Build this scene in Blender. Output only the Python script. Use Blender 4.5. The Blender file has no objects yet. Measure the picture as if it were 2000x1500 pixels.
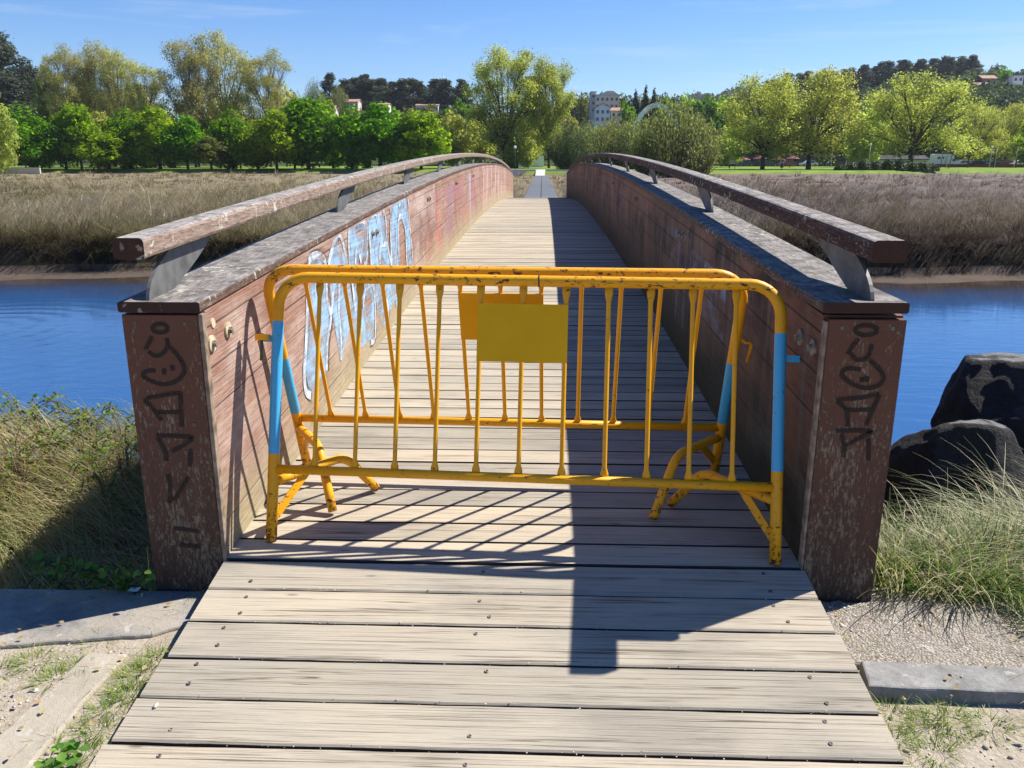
import bpy, bmesh, math, random
import numpy as np
from mathutils import Vector, Matrix

# ------------------------------------------------------------------ camera, sky, sun, exposure
SC = bpy.context.scene
COL = SC.collection
F_PX = 1600.0; PITCH = math.radians(15.21); YAW = math.radians(2.07); CAM_Z = 1.553
cam_d = bpy.data.cameras.new("camera")
cam_d.sensor_width = 36.0; cam_d.lens = 36.0 * F_PX / 2000.0
cam_d.clip_start = 0.05; cam_d.clip_end = 6000.0
cam = bpy.data.objects.new("camera", cam_d); COL.objects.link(cam)
cam.location = (0, 0, CAM_Z)
cam.rotation_euler = (math.pi / 2 - PITCH, 0, YAW)
SC.camera = cam
SC.view_settings.view_transform = 'Standard'
SC.view_settings.look = 'None'
SC.view_settings.exposure = 0.92
SC.view_settings.gamma = 1.0
SC.cycles.max_bounces = 6
SC.cycles.transparent_max_bounces = 16

SUN_EL = math.radians(49.6); SUN_AZ = math.radians(63.4)      # azimuth from +Y towards +X
world = bpy.data.worlds.new("World"); SC.world = world; world.use_nodes = True
wn = world.node_tree; wn.nodes.clear()
w_out = wn.nodes.new("ShaderNodeOutputWorld"); w_bg = wn.nodes.new("ShaderNodeBackground")
w_sky = wn.nodes.new("ShaderNodeTexSky"); w_sky.sky_type = 'NISHITA'; w_sky.sun_disc = False
w_sky.sun_elevation = SUN_EL; w_sky.sun_rotation = SUN_AZ
w_sky.air_density = 1.0; w_sky.dust_density = 0.0; w_sky.ozone_density = 3.5
w_hsv = wn.nodes.new("ShaderNodeHueSaturation"); w_hsv.inputs['Saturation'].default_value = 1.28
w_hsv.inputs['Value'].default_value = 1.0
wn.links.new(w_sky.outputs[0], w_hsv.inputs['Color'])
# thin high cirrus streaks
w_tc = wn.nodes.new("ShaderNodeTexCoord"); w_map = wn.nodes.new("ShaderNodeMapping")
w_map.inputs['Rotation'].default_value = (0, 0.10, 0.0); w_map.inputs['Scale'].default_value = (1.6, 1.6, 22.0)
w_no = wn.nodes.new("ShaderNodeTexNoise"); w_no.inputs['Scale'].default_value = 1.7
w_no.inputs['Detail'].default_value = 7; w_no.inputs['Roughness'].default_value = 0.62
w_no.inputs['Distortion'].default_value = 0.5
w_rmp = wn.nodes.new("ShaderNodeValToRGB")
w_rmp.color_ramp.elements[0].position = 0.53; w_rmp.color_ramp.elements[1].position = 0.80
w_rmp.color_ramp.elements[0].color = (0, 0, 0, 1); w_rmp.color_ramp.elements[1].color = (0.55, 0.55, 0.55, 1)
w_mix = wn.nodes.new("ShaderNodeMixRGB"); w_mix.inputs[2].default_value = (6.0, 7.0, 8.0, 1)
wn.links.new(w_tc.outputs['Generated'], w_map.inputs['Vector']); wn.links.new(w_map.outputs[0], w_no.inputs['Vector'])
wn.links.new(w_no.outputs[0], w_rmp.inputs[0]); wn.links.new(w_rmp.outputs[0], w_mix.inputs[0])
w_tint = wn.nodes.new("ShaderNodeMixRGB"); w_tint.blend_type = 'MULTIPLY'; w_tint.inputs[0].default_value = 1.0
w_tint.inputs[2].default_value = (0.93, 1.0, 1.26, 1)
wn.links.new(w_hsv.outputs[0], w_tint.inputs[1]); wn.links.new(w_tint.outputs[0], w_mix.inputs[1]); wn.links.new(w_mix.outputs[0], w_bg.inputs['Color'])
w_bg.inputs['Strength'].default_value = 0.062
wn.links.new(w_bg.outputs[0], w_out.inputs['Surface'])

sun_d = bpy.data.lights.new("sun", 'SUN'); sun_d.energy = 5.0; sun_d.angle = math.radians(0.5)
sun_d.color = (1.0, 0.95, 0.86)
sun = bpy.data.objects.new("sun", sun_d); COL.objects.link(sun)
sd = Vector((math.sin(SUN_AZ) * math.cos(SUN_EL), math.cos(SUN_AZ) * math.cos(SUN_EL), math.sin(SUN_EL)))
sun.rotation_euler = (-sd).to_track_quat('-Z', 'Y').to_euler()
sun.location = sd * 60

# ------------------------------------------------------------------ helpers
CP, SP, CS, SN = math.cos(PITCH), math.sin(PITCH), math.cos(YAW), math.sin(YAW)
def bearing(px, D):
    """x position of something seen at a given bearing, D metres along the bridge axis"""
    a = (px - 1000.0) / F_PX
    fw = CP + 0.272 * SP
    return D * (a * CS - fw * SN) / (a * SN + fw * CS)
def height_at(py, D):
    b = (py - 750.0) / F_PX
    return CAM_Z - D * (SP + b * CP) / (CP - b * SP)

def tag(o, label=None, cat=None, group=None, kind=None):
    if label: o['label'] = label
    if cat: o['category'] = cat
    if group: o['group'] = group
    if kind: o['kind'] = kind
    return o
def empty(name, loc, label, cat, group=None, rz=0.0):
    o = bpy.data.objects.new(name, None); COL.objects.link(o)
    o.location = loc; o.rotation_euler = (0, 0, rz); o.empty_display_size = 0.2
    return tag(o, label, cat, group)
def copy_tree(o, parent=None):
    c = o.copy(); COL.objects.link(c)
    if parent: c.parent = parent
    for ch in list(o.children): copy_tree(ch, c)
    return c

def np_mesh(name, V, F, rnd=None, smooth=False, uv=None, rnd2=None):
    V = np.asarray(V, dtype=np.float32); F = np.asarray(F, dtype=np.int32)
    me = bpy.data.meshes.new(name); k = F.shape[1]; n = len(F)
    me.vertices.add(len(V)); me.vertices.foreach_set("co", V.ravel())
    me.loops.add(n * k); me.loops.foreach_set("vertex_index", F.ravel())
    me.polygons.add(n)
    me.polygons.foreach_set("loop_start", np.arange(0, n * k, k, dtype=np.int32))
    me.polygons.foreach_set("loop_total", np.full(n, k, dtype=np.int32))
    if smooth: me.polygons.foreach_set("use_smooth", np.ones(n, dtype=bool))
    if rnd is not None:
        at = me.attributes.new("rnd", 'FLOAT', 'FACE'); at.data.foreach_set("value", np.asarray(rnd, dtype=np.float32))
    if rnd2 is not None:
        at = me.attributes.new("rnd2", 'FLOAT', 'FACE'); at.data.foreach_set("value", np.asarray(rnd2, dtype=np.float32))
    if uv is not None:
        ul = me.uv_layers.new(name="UVMap"); ul.data.foreach_set("uv", np.asarray(uv, dtype=np.float32)[F.ravel()].ravel())
    me.update(calc_edges=True); me.validate()
    return me

def world_loc(o):
    v = Vector((0, 0, 0))
    while o is not None:
        v += Vector(o.location); o = o.parent
    return v

class MB:
    def __init__(s): s.v = []; s.f = []; s.sm = []; s.r = []; s.cur = 0.0
    def add(s, vs, fs, smooth=False):
        o = len(s.v); s.v += [tuple(p) for p in vs]
        for f in fs: s.f.append(tuple(i + o for i in f)); s.sm.append(smooth); s.r.append(s.cur)
    def box(s, x0, x1, y0, y1, z0, z1):
        s.add([(x0,y0,z0),(x1,y0,z0),(x1,y1,z0),(x0,y1,z0),(x0,y0,z1),(x1,y0,z1),(x1,y1,z1),(x0,y1,z1)],
              [(0,3,2,1),(4,5,6,7),(0,1,5,4),(1,2,6,5),(2,3,7,6),(3,0,4,7)])
    def bbox(s, x0, x1, y0, y1, z0, z1, b):
        """box with chamfered edges"""
        bm = bmesh.new(); bmesh.ops.create_cube(bm, size=1.0)
        for v in bm.verts:
            v.co = Vector(((x0+x1)/2 + v.co.x*(x1-x0), (y0+y1)/2 + v.co.y*(y1-y0), (z0+z1)/2 + v.co.z*(z1-z0)))
        bmesh.ops.bevel(bm, geom=bm.edges[:], offset=b, segments=2, affect='EDGES', profile=0.5)
        bm.verts.index_update()
        s.add([v.co.copy() for v in bm.verts], [[v.index for v in f.verts] for f in bm.faces], False); bm.free()
    def sweep(s, rings, closed=True, caps=True, smooth=False):
        n = len(rings[0]); vs = [p for r in rings for p in r]; fs = []
        for i in range(len(rings) - 1):
            for j in range(n if closed else n - 1):
                a = i*n + j; b = i*n + (j+1) % n; fs.append((a, b, b+n, a+n))
        o = len(s.v); s.add(vs, fs, smooth)
        if caps and closed:
            s.f.append(tuple(o + i for i in reversed(range(n)))); s.sm.append(False); s.r.append(s.cur)
            s.f.append(tuple(o + (len(rings)-1)*n + i for i in range(n))); s.sm.append(False); s.r.append(s.cur)
    def tube(s, pts, r, n=8, caps=True):
        pts = [Vector(p) for p in pts]; m = len(pts)
        rs = r if isinstance(r, (list, tuple)) else [r]*m
        up = None; rings = []
        for i, p in enumerate(pts):
            d = (pts[min(i+1, m-1)] - pts[max(i-1, 0)]).normalized()
            if up is None: up = d.orthogonal().normalized()
            up = (up - d * up.dot(d)); up = up.normalized() if up.length > 1e-6 else d.orthogonal().normalized()
            q = d.cross(up)
            rings.append([p + (up*math.cos(2*math.pi*k/n) + q*math.sin(2*math.pi*k/n))*rs[i] for k in range(n)])
        s.sweep(rings, True, caps, True)
    def lathe(s, c, axis, prof, n=20):
        """prof = [(distance along axis, radius)]"""
        c = Vector(c); ax = Vector(axis).normalized(); u = ax.orthogonal().normalized(); w = ax.cross(u)
        s.sweep([[c + ax*d + (u*math.cos(2*math.pi*k/n) + w*math.sin(2*math.pi*k/n))*r for k in range(n)] for d, r in prof], True, True, False)
    def build(s, name, mat, parent=None, uvf=None):
        me = bpy.data.meshes.new(name)
        off = world_loc(parent) if parent else Vector((0, 0, 0))
        me.from_pydata([tuple(Vector(p) - off) for p in s.v], [], s.f)
        me.polygons.foreach_set("use_smooth", s.sm)
        at = me.attributes.new("rnd", 'FLOAT', 'FACE'); at.data.foreach_set("value", s.r)
        if uvf:
            ul = me.uv_layers.new(name="UVMap")
            for l in me.loops: ul.data[l.index].uv = uvf(s.v[l.vertex_index])
        me.update()
        bm = bmesh.new(); bm.from_mesh(me); bmesh.ops.recalc_face_normals(bm, faces=bm.faces[:]); bm.to_mesh(me); bm.free()
        o = bpy.data.objects.new(name, me); COL.objects.link(o)
        if mat: me.materials.append(mat)
        if parent: o.parent = parent
        return o

def link_mesh(name, me, mat, parent=None):
    o = bpy.data.objects.new(name, me); COL.objects.link(o)
    if mat and not me.materials: me.materials.append(mat)
    if parent: o.parent = parent
    return o

# ------------------------------------------------------------------ node materials
class NT:
    def __init__(s, name, rough=0.8, spec=0.3):
        s.m = bpy.data.materials.new(name); s.m.use_nodes = True; s.t = s.m.node_tree
        s.b = s.t.nodes['Principled BSDF']; s.out = s.t.nodes['Material Output']
        s.b.inputs['Roughness'].default_value = rough; s.b.inputs['Specular IOR Level'].default_value = spec
    def n(s, typ, **kw):
        nd = s.t.nodes.new("ShaderNode" + typ)
        for k, v in kw.items():
            if k.startswith('p_'): setattr(nd, k[2:], v)
            else:
                key = int(k[1:]) if k[0] == 'i' and k[1:].isdigit() else k.replace('_', ' ')
                s.put(nd.inputs[key], v)
        return nd
    def put(s, inp, v):
        if hasattr(v, 'is_linked') or isinstance(v, bpy.types.NodeSocket): s.t.links.new(v, inp)
        else:
            if isinstance(v, (tuple, list)) and len(v) == 3 and inp.type == 'RGBA': v = (*v, 1)
            inp.default_value = v
    def coord(s, which='Object'): return s.n('TexCoord').outputs[which]
    def mapping(s, vec, scale=(1,1,1), loc=(0,0,0), rot=(0,0,0)):
        return s.n('Mapping', Vector=vec, Scale=scale, Location=loc, Rotation=rot).outputs[0]
    def noise(s, vec, scale=5, detail=4, rough=0.55, dist=0.0):
        return s.n('TexNoise', Vector=vec, Scale=scale, Detail=detail, Roughness=rough, Distortion=dist).outputs[0]
    def vor(s, vec, scale=5, feature='F1', out='Distance'):
        return s.n('TexVoronoi', Vector=vec, Scale=scale, p_feature=feature).outputs[out]
    def ramp(s, fac, stops, interp='LINEAR'):
        nd = s.n('ValToRGB', Fac=fac); cr = nd.color_ramp; cr.interpolation = interp
        while len(cr.elements) < len(stops): cr.elements.new(0.5)
        for e, (p, c) in zip(cr.elements, stops):
            e.position = p; e.color = (c, c, c, 1) if isinstance(c, (int, float)) else (*c, 1)
        return nd.outputs[0]
    def mix(s, fac, a, b, typ='MIX'):
        return s.n('MixRGB', p_blend_type=typ, i0=fac, i1=a, i2=b).outputs[0]
    def math(s, op, a, b=0.0, clamp=False):
        nd = s.n('Math', p_operation=op, i0=a, i1=b); nd.use_clamp = clamp; return nd.outputs[0]
    def attr(s, name): return s.n('Attribute', p_attribute_name=name).outputs['Fac']
    def sep(s, vec): return s.n('SeparateXYZ', Vector=vec).outputs
    def pos(s): return s.n('NewGeometry').outputs['Position']
    def bump(s, h, strength=0.4, dist=0.01):
        s.put(s.b.inputs['Normal'], s.n('Bump', Height=h, Strength=strength, Distance=dist).outputs[0])
    def col(s, c): s.put(s.b.inputs['Base Color'], c); return s
    def rough(s, c): s.put(s.b.inputs['Roughness'], c); return s

def plain(name, c, rough=0.7, spec=0.3, metal=0.0, var=0.12, sc=6.0):
    t = NT(name, rough, spec); no = t.noise(t.coord(), sc, 5)
    d = tuple(max(0, x*(1-var*2)) for x in c); l = tuple(min(1, x*(1+var*2)) for x in c)
    t.col(t.ramp(no, [(0.3, d), (0.7, l)])); t.b.inputs['Metallic'].default_value = metal
    return t.m

def leafmat(name, stops, trans=0.35, gloss=0.25, tcol=(1.25, 1.25, 0.6)):
    """two-sided leaf: diffuse + translucent, colour per leaf from the rnd attribute"""
    t = NT(name, 0.5, gloss)
    c = t.ramp(t.attr('rnd'), stops)
    ob = t.n('ObjectInfo').outputs['Random']
    c = t.n('HueSaturation', Color=c, Hue=t.math('ADD', t.math('MULTIPLY', ob, 0.03), 0.485), Saturation=1.0,
            Value=t.math('ADD', t.math('MULTIPLY', ob, 0.3), 0.85)).outputs[0]
    t.col(c); t.b.inputs['Roughness'].default_value = 0.55
    tr = t.n('BsdfTranslucent', Color=t.mix(1.0, c, tcol, 'MULTIPLY'))
    mx = t.n('MixShader', i0=trans, i1=t.b.outputs[0], i2=tr.outputs[0])
    t.t.links.new(mx.outputs[0], t.out.inputs['Surface'])
    return t.m

# ---- weathered deck boards
def deck_mat():
    t = NT("weathered_deck_wood", 0.85, 0.2); co = t.coord(); r = t.attr('rnd')
    off = t.n('CombineXYZ', X=t.math('MULTIPLY', r, 37.0), Y=0.0, Z=0.0).outputs[0]
    v = t.n('VectorMath', p_operation='ADD', i0=co, i1=off).outputs[0]
    g1 = t.noise(t.mapping(v, (2.6, 210, 20)), 1.0, 6, 0.68, 0.5)
    g2 = t.noise(t.mapping(v, (1.6, 330, 20)), 1.0, 4, 0.65, 0.4)
    g4 = t.noise(t.mapping(v, (0.30, 30, 1)), 1.0, 3, 0.5, 0.25)
    g3 = t.noise(t.mapping(v, (0.9, 2.2, 1)), 1.4, 5, 0.6)
    base = t.ramp(g1, [(0.25, (0.29, 0.25, 0.19)), (0.45, (0.400, 0.356, 0.288)), (0.75, (0.470, 0.428, 0.355))])
    crack = t.ramp(g2, [(0.335, 0.0), (0.385, 1.0)])
    lc = t.math('ABSOLUTE', t.math('SUBTRACT', g4, 0.5))
    lcm = t.ramp(t.noise(t.mapping(v, (2.2, 14, 1)), 1.0, 3), [(0.42, 0.0), (0.58, 1.0)])
    lc = t.math('MAXIMUM', t.ramp(lc, [(0.004, 0.0), (0.010, 1.0)]), t.math('SUBTRACT', 1.0, lcm))
    crack = t.math('MULTIPLY', crack, lc)
    base = t.mix(1.0, base, t.mix(crack, (0.40, 0.35, 0.31), (1, 1, 1)), 'MULTIPLY')
    grey = t.ramp(g3, [(0.33, (0.72, 0.72, 0.73)), (0.50, (0.97, 0.96, 0.95)), (0.66, (1.07, 1.04, 0.99))])
    base = t.mix(1.0, base, grey, 'MULTIPLY')
    tint = t.ramp(r, [(0.0, (0.78, 0.79, 0.79)), (0.5, (0.98, 0.97, 0.95)), (1.0, (1.09, 1.05, 0.98))])
    base = t.mix(1.0, base, tint, 'MULTIPLY')
    # knots
    kn = t.vor(t.mapping(v, (2.3, 9.0, 0.1)), 1.0)
    kr = t.ramp(kn, [(0.0, 0.42), (0.035, 0.55), (0.055, 0.9), (0.09, 1.0)])
    base = t.mix(1.0, base, kr, 'MULTIPLY')
    # dark damp growth along the foot of the two walls
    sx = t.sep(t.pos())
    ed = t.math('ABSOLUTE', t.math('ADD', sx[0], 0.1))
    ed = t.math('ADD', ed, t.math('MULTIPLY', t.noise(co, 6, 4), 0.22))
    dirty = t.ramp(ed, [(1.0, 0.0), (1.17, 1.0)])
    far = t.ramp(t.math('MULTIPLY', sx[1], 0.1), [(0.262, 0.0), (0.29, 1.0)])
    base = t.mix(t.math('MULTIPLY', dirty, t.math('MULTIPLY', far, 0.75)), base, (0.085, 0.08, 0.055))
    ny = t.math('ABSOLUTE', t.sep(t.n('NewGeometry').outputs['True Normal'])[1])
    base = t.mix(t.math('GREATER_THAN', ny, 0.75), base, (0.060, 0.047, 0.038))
    t.col(base); h = t.math('ADD', t.math('MULTIPLY', crack, 1.0), t.math('MULTIPLY', g1, 0.8))
    t.bump(h, 0.7, 0.004)
    return t.m

# ---- glulam side walls; uv = (metres along the bridge, metres above the deck)
def wall_mat(name, base_a, base_b, worn, wornamt, algae, stains, crk=0.5, seam0=0.25):
    t = NT(name, 0.75, 0.25); uv = t.coord('UV'); s = t.sep(uv); u, v = s[0], s[1]
    g1 = t.noise(t.mapping(uv, (2.6, 48, 1)), 1.0, 7, 0.66, 1.2)
    g2 = t.noise(t.mapping(uv, (1.6, 110, 1)), 1.0, 5, 0.66, 0.8)
    big = t.noise(t.mapping(uv, (0.9, 1.6, 1)), 1.5, 5, 0.62)
    c = t.mix(big, base_a, base_b)
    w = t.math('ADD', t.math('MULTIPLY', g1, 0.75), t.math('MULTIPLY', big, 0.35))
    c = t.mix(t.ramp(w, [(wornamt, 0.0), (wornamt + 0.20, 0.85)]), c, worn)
    c = t.mix(1.0, c, t.ramp(g2, [(0.32, crk), (0.43, 1.0)]), 'MULTIPLY')
    for (kind, u0, u1, v0, v1, colr, amt, sc) in stains:
        mu = t.math('MULTIPLY', t.math('GREATER_THAN', u, u0), t.math('LESS_THAN', u, u1))
        mv = t.math('MULTIPLY', t.math('GREATER_THAN', v, v0), t.math('LESS_THAN', v, v1))
        if kind == 'drip': no = t.ramp(t.noise(t.mapping(uv, (sc, 0.9, 1)), 1.0, 4, 0.6), [(0.52, 0.0), (0.62, 1.0)])
        else: no = t.ramp(t.noise(t.mapping(uv, (sc, sc*1.6, 1)), 1.0, 5, 0.6), [(0.46, 0.0), (0.62, 1.0)])
        c = t.mix(t.math('MULTIPLY', t.math('MULTIPLY', mu, mv), t.math('MULTIPLY', no, amt)), c, colr)
    # lamella seams, following the arch
    wob = t.math('MULTIPLY', t.noise(t.mapping(uv, (0.6, 0.2, 1)), 1.0, 2), 0.03)
    fr = t.math('FRACT', t.math('DIVIDE', t.math('ADD', v, wob), 0.145))
    seam = t.ramp(fr, [(0.0, 0.10), (0.05, 1.0), (0.975, 1.0), (1.0, 0.10)])
    sm = t.ramp(t.noise(t.mapping(uv, (0.8, 9, 1)), 1.0, 3), [(0.34, 1.0), (0.50, seam0)])
    seamc = t.mix(sm, seam, (1, 1, 1))
    c = t.mix(1.0, c, seamc, 'MULTIPLY')
    al = t.math('ADD', v, t.math('MULTIPLY', t.noise(uv, 2.2, 5), 0.5))
    c = t.mix(t.ramp(al, [(algae[2], algae[1]), (algae[3], 0.0)]), c, algae[0])
    t.col(c)
    c = t.mix(1.0, c, t.ramp(t.noise(t.mapping(uv, (14, 40, 1)), 1.0, 5, 0.7), [(0.30, 0.80), (0.5, 1.0), (0.70, 1.12)]), 'MULTIPLY')
    t.col(c)
    t.bump(t.math('ADD', t.math('ADD', g1, g2), t.math('MULTIPLY', seamc, 1.0)), 0.75, 0.006)
    return t.m

# ---- weathered cap boards and handrails: silvered, lichened tops; brown sides
def rail_mat(name, side_a, side_b, top_a, top_b, lich=0.5):
    t = NT(name, 0.85, 0.2); co = t.coord(); p = t.pos()
    nz = t.sep(t.n('NewGeometry').outputs['Normal'])[2]
    g = t.noise(t.mapping(p, (45, 1.6, 45)), 1.0, 6, 0.62, 0.5)
    fl = t.noise(t.mapping(p, (110, 45, 110)), 1.0, 6, 0.72)
    sk = t.noise(t.mapping(p, (130, 14, 130)), 1.0, 5, 0.7)
    side = t.mix(g, side_a, side_b)
    side = t.mix(t.ramp(fl, [(0.56, 0.0), (0.68, 0.9)]), side, (0.40, 0.34, 0.27))
    top = t.ramp(g, [(0.25, top_a), (0.72, top_b)])
    top = t.mix(t.ramp(t.noise(p, 12, 7, 0.75), [(0.40, 0.8), (0.54, 0.0)]), top, tuple(x*0.55 for x in top_a))
    top = t.mix(1.0, top, t.ramp(sk, [(0.34, 0.45), (0.48, 1.0), (0.66, 1.25)]), 'MULTIPLY')
    side = t.mix(1.0, side, t.ramp(sk, [(0.36, 0.5), (0.5, 1.0), (0.66, 1.3)]), 'MULTIPLY')
    c = t.mix(t.ramp(t.math('ADD', nz, t.math('MULTIPLY', t.noise(p, 7, 5), 0.5)), [(0.55, 0.0), (1.0, 1.0)]), side, top)
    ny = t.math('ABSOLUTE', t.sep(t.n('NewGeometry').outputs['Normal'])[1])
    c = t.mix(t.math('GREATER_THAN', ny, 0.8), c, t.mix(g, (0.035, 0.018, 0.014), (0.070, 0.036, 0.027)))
    sp = t.noise(p, 26, 3, 0.5); big = t.noise(p, 2.2, 4)
    lm = t.math('MULTIPLY', t.ramp(sp, [(0.60, 0.0), (0.64, 1.0)]), t.ramp(big, [(0.46, 0.0), (0.62, lich)]))
    c = t.mix(lm, c, (0.56, 0.56, 0.44))
    t.col(c); t.bump(t.math('ADD', g, fl), 0.5, 0.005)
    return t.m

def post_mat():
    t = NT("flaking_brown_paint", 0.7, 0.25); p = t.pos(); z = t.sep(p)[2]
    big = t.noise(p, 4, 4)
    c = t.mix(big, (0.095, 0.041, 0.026), (0.148, 0.064, 0.040))
    fl = t.noise(t.mapping(p, (125, 125, 40)), 1.0, 7, 0.76)
    pt = t.noise(t.mapping(p, (7, 7, 2.6)), 1.0, 4, 0.6)
    lo = t.math('ADD', t.ramp(z, [(0.1, 0.085), (0.60, 0.055), (0.95, -0.0)]), t.math('MULTIPLY', t.math('SUBTRACT', pt, 0.5), 0.34))
    m = t.ramp(t.math('ADD', fl, lo), [(0.595, 0.0), (0.64, 0.9)])
    c = t.mix(m, c, (0.26, 0.205, 0.14))
    st = t.noise(t.mapping(p, (30, 30, 1.2)), 1.0, 4)
    low = t.ramp(z, [(0.05, 1.0), (0.80, 0.0)])
    c = t.mix(t.math('MULTIPLY', low, t.ramp(st, [(0.30, 0.35), (0.6, 0.95)])), c, t.mix(m, (0.045, 0.032, 0.024), (0.15, 0.12, 0.085)))
    t.col(c); t.bump(t.math('ADD', fl, m), 0.5, 0.003)
    return t.m

def barrier_mat(name, y1, y2):
    t = NT(name, 0.5, 0.28); p = t.pos(); z = t.sep(p)[2]
    c = t.mix(t.noise(p, 7, 4), y1, y2)
    # chipped paint: top of the rail and the feet are worst
    top = t.ramp(z, [(0.0, 0.12), (0.20, 0.115), (0.28, 0.06), (0.46, 0.02), (0.52, 0.0), (1.0, 0.0)])
    zt = t.math('GREATER_THAN', z, 1.085)
    no = t.noise(t.mapping(p, (30, 52, 52)), 1.0, 7, 0.74)
    no2 = t.noise(p, 60, 6, 0.70)
    k = t.math('ADD', t.math('MAXIMUM', t.math('ADD', no, t.math('MULTIPLY', zt, 0.078)), t.math('SUBTRACT', no2, 0.025)), top)
    ch = t.ramp(k, [(0.652, 0.0), (0.668, 1.0)])
    ring = t.ramp(k, [(0.62, 0.0), (0.66, 0.35)])
    c = t.mix(ring, c, (0.38, 0.16, 0.03))
    c = t.mix(ch, c, t.ramp(t.noise(p, 60, 4), [(0.35, (0.045, 0.018, 0.012)), (0.7, (0.17, 0.06, 0.03))]))
    t.col(c); t.rough(t.mix(ch, (0.4,)*3, (0.9,)*3))
    t.bump(t.math('SUBTRACT', 1.0, ch), 0.3, 0.001)
    return t.m

def paint_mat(name, colr, lo, hi, sc=(7, 7, 7)):
    """old spray or marker paint, worn through to the wood in flakes"""
    t = NT(name, 0.6, 0.3); p = t.pos()
    no = t.noise(t.mapping(p, sc), 1.0, 6, 0.65, 0.5)
    g = t.noise(t.mapping(p, (40, 1.4, 42)), 1.0, 5, 0.6)
    a = t.ramp(t.math('ADD', t.math('MULTIPLY', no, 0.65), t.math('MULTIPLY', g, 0.35)), [(lo, 0.0), (hi, 0.93)])
    t.col(t.mix(t.noise(p, 3, 3), tuple(x*0.8 for x in colr), colr))
    t.put(t.b.inputs['Alpha'], a)
    return t.m

def water_mat():
    t = NT("river_water", 0.06, 0.5); p = t.pos()
    n1 = t.noise(t.mapping(p, (0.8, 2.6, 1)), 1.6, 4, 0.55, 0.4)
    n2 = t.noise(t.mapping(p, (3.0, 9.0, 1)), 1.5, 4, 0.6)
    patch = t.ramp(t.noise(t.mapping(p, (0.12, 0.3, 1)), 1.0, 3), [(0.4, 0.12), (0.62, 1.0)])
    h = t.math('ADD', n1, t.math('MULTIPLY', t.math('MULTIPLY', n2, patch), 0.4))
    dst = t.n('VectorMath', p_operation='DISTANCE', i0=p, i1=(-10.2, 14.0, -1.35)).outputs['Value']
    ring = t.math('MULTIPLY', t.math('SINE', t.math('MULTIPLY', dst, 13.0)), t.ramp(t.math('MULTIPLY', dst, 0.1), [(0.0, 0.35), (0.4, 0.12), (0.7, 0.0)]))
    h = t.math('MULTIPLY', t.math('ADD', h, ring), t.ramp(t.math('MULTIPLY', t.sep(p)[1], 0.01), [(0.13, 1.0), (0.18, 0.28)]))
    y = t.sep(p)[1]
    shallow_reflect = t.ramp(t.math('MULTIPLY', t.math('ADD', y, t.math('MULTIPLY', t.noise(p, 0.5, 4), 3.0)), 0.01), [(0.188, 0.0), (0.216, 1.0)])  # murky brown shallows, with the far bank's dark reflection painted in
    t.col(t.mix(shallow_reflect, (0.022, 0.078, 0.205), (0.05, 0.036, 0.025)))
    t.b.inputs['IOR'].default_value = 1.33
    t.bump(h, 0.17, 0.05)
    return t.m

def ground_mat():
    t = NT("ground_soils", 0.95, 0.1); p = t.pos(); s = t.sep(p); x, y, z = s[0], s[1], s[2]
    f1 = t.noise(p, 9, 6, 0.65); f2 = t.noise(p, 60, 4, 0.7); f3 = t.noise(p, 1.3, 4)
    sand = t.ramp(t.math('ADD', t.math('MULTIPLY', f1, 0.6), t.math('MULTIPLY', f2, 0.4)),
                  [(0.3, (0.22, 0.18, 0.14)), (0.5, (0.35, 0.30, 0.235)), (0.7, (0.44, 0.385, 0.31))])
    damp = t.mix(f1, (0.05, 0.045, 0.03), (0.12, 0.10, 0.06))
    c = t.mix(t.ramp(t.math('ADD', y, t.math('MULTIPLY', f1, 0.5)), [(0.0, 0.0), (1.0, 0.0)]), sand, damp)
    back = t.math('GREATER_THAN', t.math('ADD', y, t.math('MULTIPLY', f1, 0.6)), 3.15)
    c = t.mix(back, c, damp)
    mud = t.mix(t.noise(t.mapping(p, (1.2, 4, 1)), 1.5, 6, 0.7), (0.045, 0.033, 0.025), (0.135, 0.105, 0.083))
    c = t.mix(t.math('GREATER_THAN', y, 12.0), c, mud)
    bankm = t.mix(f1, (0.018, 0.016, 0.012), (0.045, 0.036, 0.024))
    c = t.mix(t.math('MULTIPLY', t.math('GREATER_THAN', z, -1.10), t.math('GREATER_THAN', y, 18.0)), c, bankm)
    bign = t.noise(t.mapping(p, (0.05, 0.12, 1)), 1.0, 5, 0.6)
    straw = t.ramp(bign, [(0.3, (0.16, 0.125, 0.08)), (0.5, (0.25, 0.20, 0.13)), (0.7, (0.17, 0.15, 0.08))])
    grey = t.ramp(bign, [(0.3, (0.125, 0.095, 0.08)), (0.5, (0.19, 0.15, 0.13)), (0.7, (0.14, 0.11, 0.085))])
    marsh = t.mix(1.0, t.mix(t.math('GREATER_THAN', x, 3.0), straw, grey), t.ramp(t.math('MULTIPLY', y, 0.01), [(0.25, 0.35), (1.2, 0.85)]), 'MULTIPLY')
    c = t.mix(t.math('GREATER_THAN', y, 30.0), c, marsh)
    ln = t.noise(t.mapping(p, (0.25, 0.6, 1)), 1.0, 5, 0.65)
    lawn = t.ramp(ln, [(0.32, (0.075, 0.115, 0.02)), (0.55, (0.16, 0.235, 0.035)), (0.7, (0.21, 0.27, 0.055))])
    c = t.mix(t.math('GREATER_THAN', z, t.math('ADD', -0.35, t.math('MULTIPLY', t.math('LESS_THAN', y, 100), 100.0))), c, lawn)
    wood = t.mix(t.noise(p, 0.08, 5), (0.025, 0.04, 0.012), (0.06, 0.085, 0.028))
    c = t.mix(t.math('GREATER_THAN', y, 236.0), c, wood)
    t.col(c); t.bump(t.math('ADD', f1, t.math('MULTIPLY', f2, 0.6)), 0.8, 0.02)
    return t.m

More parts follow.
